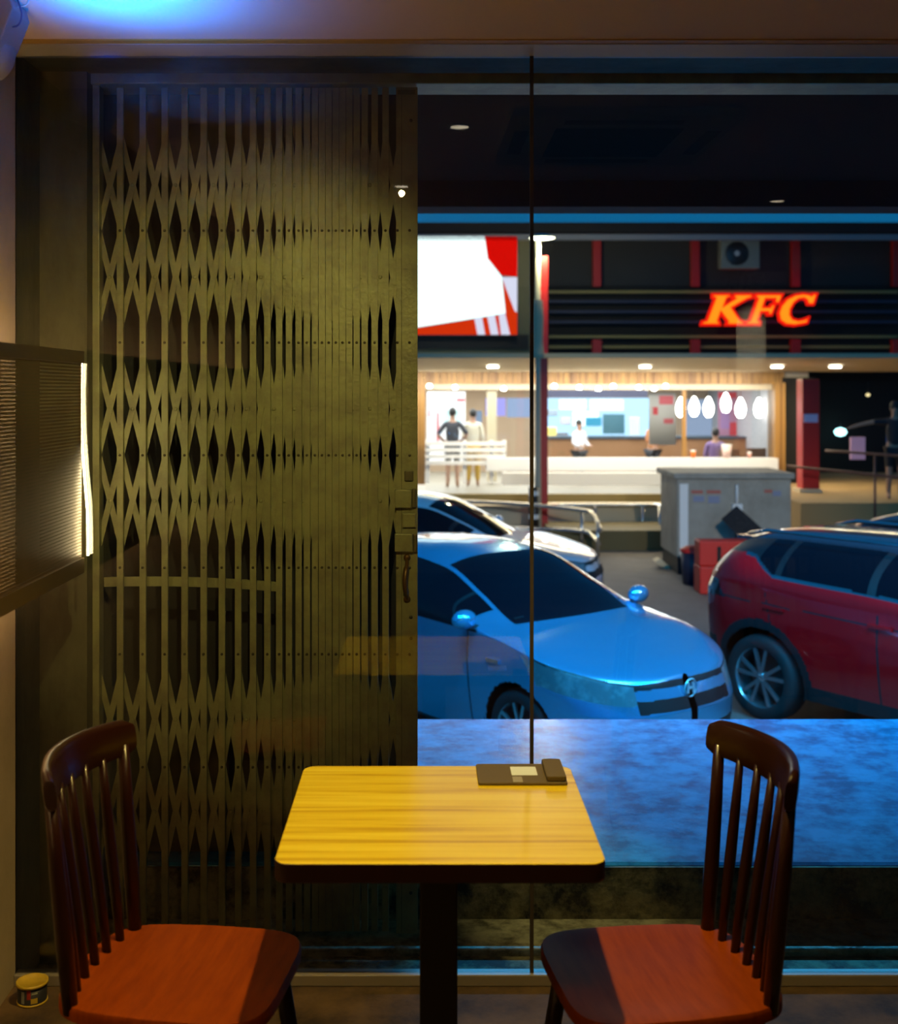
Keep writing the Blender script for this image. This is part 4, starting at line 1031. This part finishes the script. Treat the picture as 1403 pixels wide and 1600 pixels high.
railing('dark pipe railing across the side terrace at the right edge', [[(1230, 728, 20.2), (1403, 746, 18.6), (1440, 750, 18.2)], [(1290, 704, 19.8), (1403, 712, 18.6), (1440, 715, 18.2)]], [(1367, 708, 19), (1436, 715, 18.3)], .022, mat('dark maroon pipe', (.10, .03, .03), .4))

# utility box
zb_ = 17.0
UB = empty('utility_box', (X(1146, zb_), zb_, ST), 0, 'big grey street cabinet with sloping lid between the ramp and the red suv', 'cabinet')
bx = lambda px: X(px, zb_)-UB.location.x
MB().box(bx(1058), bx(1236), 0, 1.2, .25, E(748, zb_)-ST).build('body', M['boxgrey'], UB, bevel=.01)
MB().box(bx(1052), bx(1240), -.06, 1.25, E(748, zb_)-ST, E(739, zb_)-ST).build('lid', M['boxgrey'], UB, bevel=.01)
MB().box(bx(1062), bx(1075), -.005, .02, .3, E(756, zb_)-ST).build('corner_strip', M['white'], UB)
MB().box(bx(1148.5), bx(1150), -.006, .02, .3, E(756, zb_)-ST).build('door_seam', M['plastic'], UB)
MB().box(bx(1060), bx(1234), .05, 1.15, 0, .25).build('plinth', M['plastic'], UB)
MB().box(bx(1143), bx(1158), -.08, -.005, E(800, zb_)-ST, E(787, zb_)-ST).build('meter_box', M['white'], UB)
MB().tube([(bx(1150), -.05, E(787, zb_)-ST), (bx(1150), -.05, E(757, zb_)-ST)], .02, 8).build('conduit', M['white'], UB)
stk = MB()
for a, b, c, d, k in ((1080, 1098, 766, 771, 0), (1104, 1126, 766, 771, 0), (1083, 1100, 775, 784, 1), (1106, 1124, 775, 786, 1), (1194, 1206, 765, 770, 0), (1207, 1220, 767, 775, 1)):
    stk.box(bx(a), bx(b), -.012, -.002, E(d, zb_)-ST, E(c, zb_)-ST, k)
stk.build('stickers', [mat('faded red print', (.42, .12, .09), .7), mat('faded blue print', (.22, .24, .34), .7)], UB)
pl = tag(MB().bar(P(1140, 802, 16.4), P(1188, 846, 15.9), .28, .06, up=(0, 1, 0)).build('leaning_board', M['plastic']), 'dark board leaning on the grey cabinet behind the red barrier', 'board')
# dark bin at the cabinet's foot
bn = empty('rubbish_bin', (X(1083, 16.2), 16.2, ST), 0, 'small dark bin between the grey cabinet and the red barrier', 'bin')
MB().lathe([(0, 0), (.14, 0), (.17, .45), (0, .45)], n=20).build('tub', mat('dark navy plastic', (.01, .015, .04), .5), bn)
MB().lathe([(.175, .44), (.18, .48), (.10, .52), (0, .53)], n=20).build('lid', M['barrier'], bn)
# red water-filled barrier
zb2 = 15.4
RB = empty('road_barrier', (X(1142, zb2), zb2, ST), 0, 'red plastic road barrier with vertical slots beside the red suv', 'barrier')
W_ = .62; poly = [(-.41, 0), (.62, 0), (.62, .64), (-.41, .64)]
mbb = MB().box(-.41, .62, 0, .30, .36, .69).box(-.41, -.14, -.03, .33, 0, .36).box(.02, .18, -.03, .33, 0, .36).box(.34, .62, -.03, .33, 0, .36)
mbb.box(-.14, .02, .1, .2, 0, .36).box(.18, .34, .1, .2, 0, .36)
mbb.build('shell', M['barrier'], RB, bevel=.02)
for k, x0 in enumerate((-.18, .08, .34)): MB().box(x0, x0+.05, -.006, .0, .42, .62).build('slot', M['black'], RB)

# interior pieces that only show as reflections in the glass
struct('wall_pillar', MB().box(2.41, 2.64, -2.9, -2.6, 0, CEIL), M['plaster_rough'])
light('pillar_light', 'SPOT', (2.52, -2.3, 2.5), 160, (1, .92, .7), .04, direction=(0, -.75, -1), angle=.6, blend=.6)
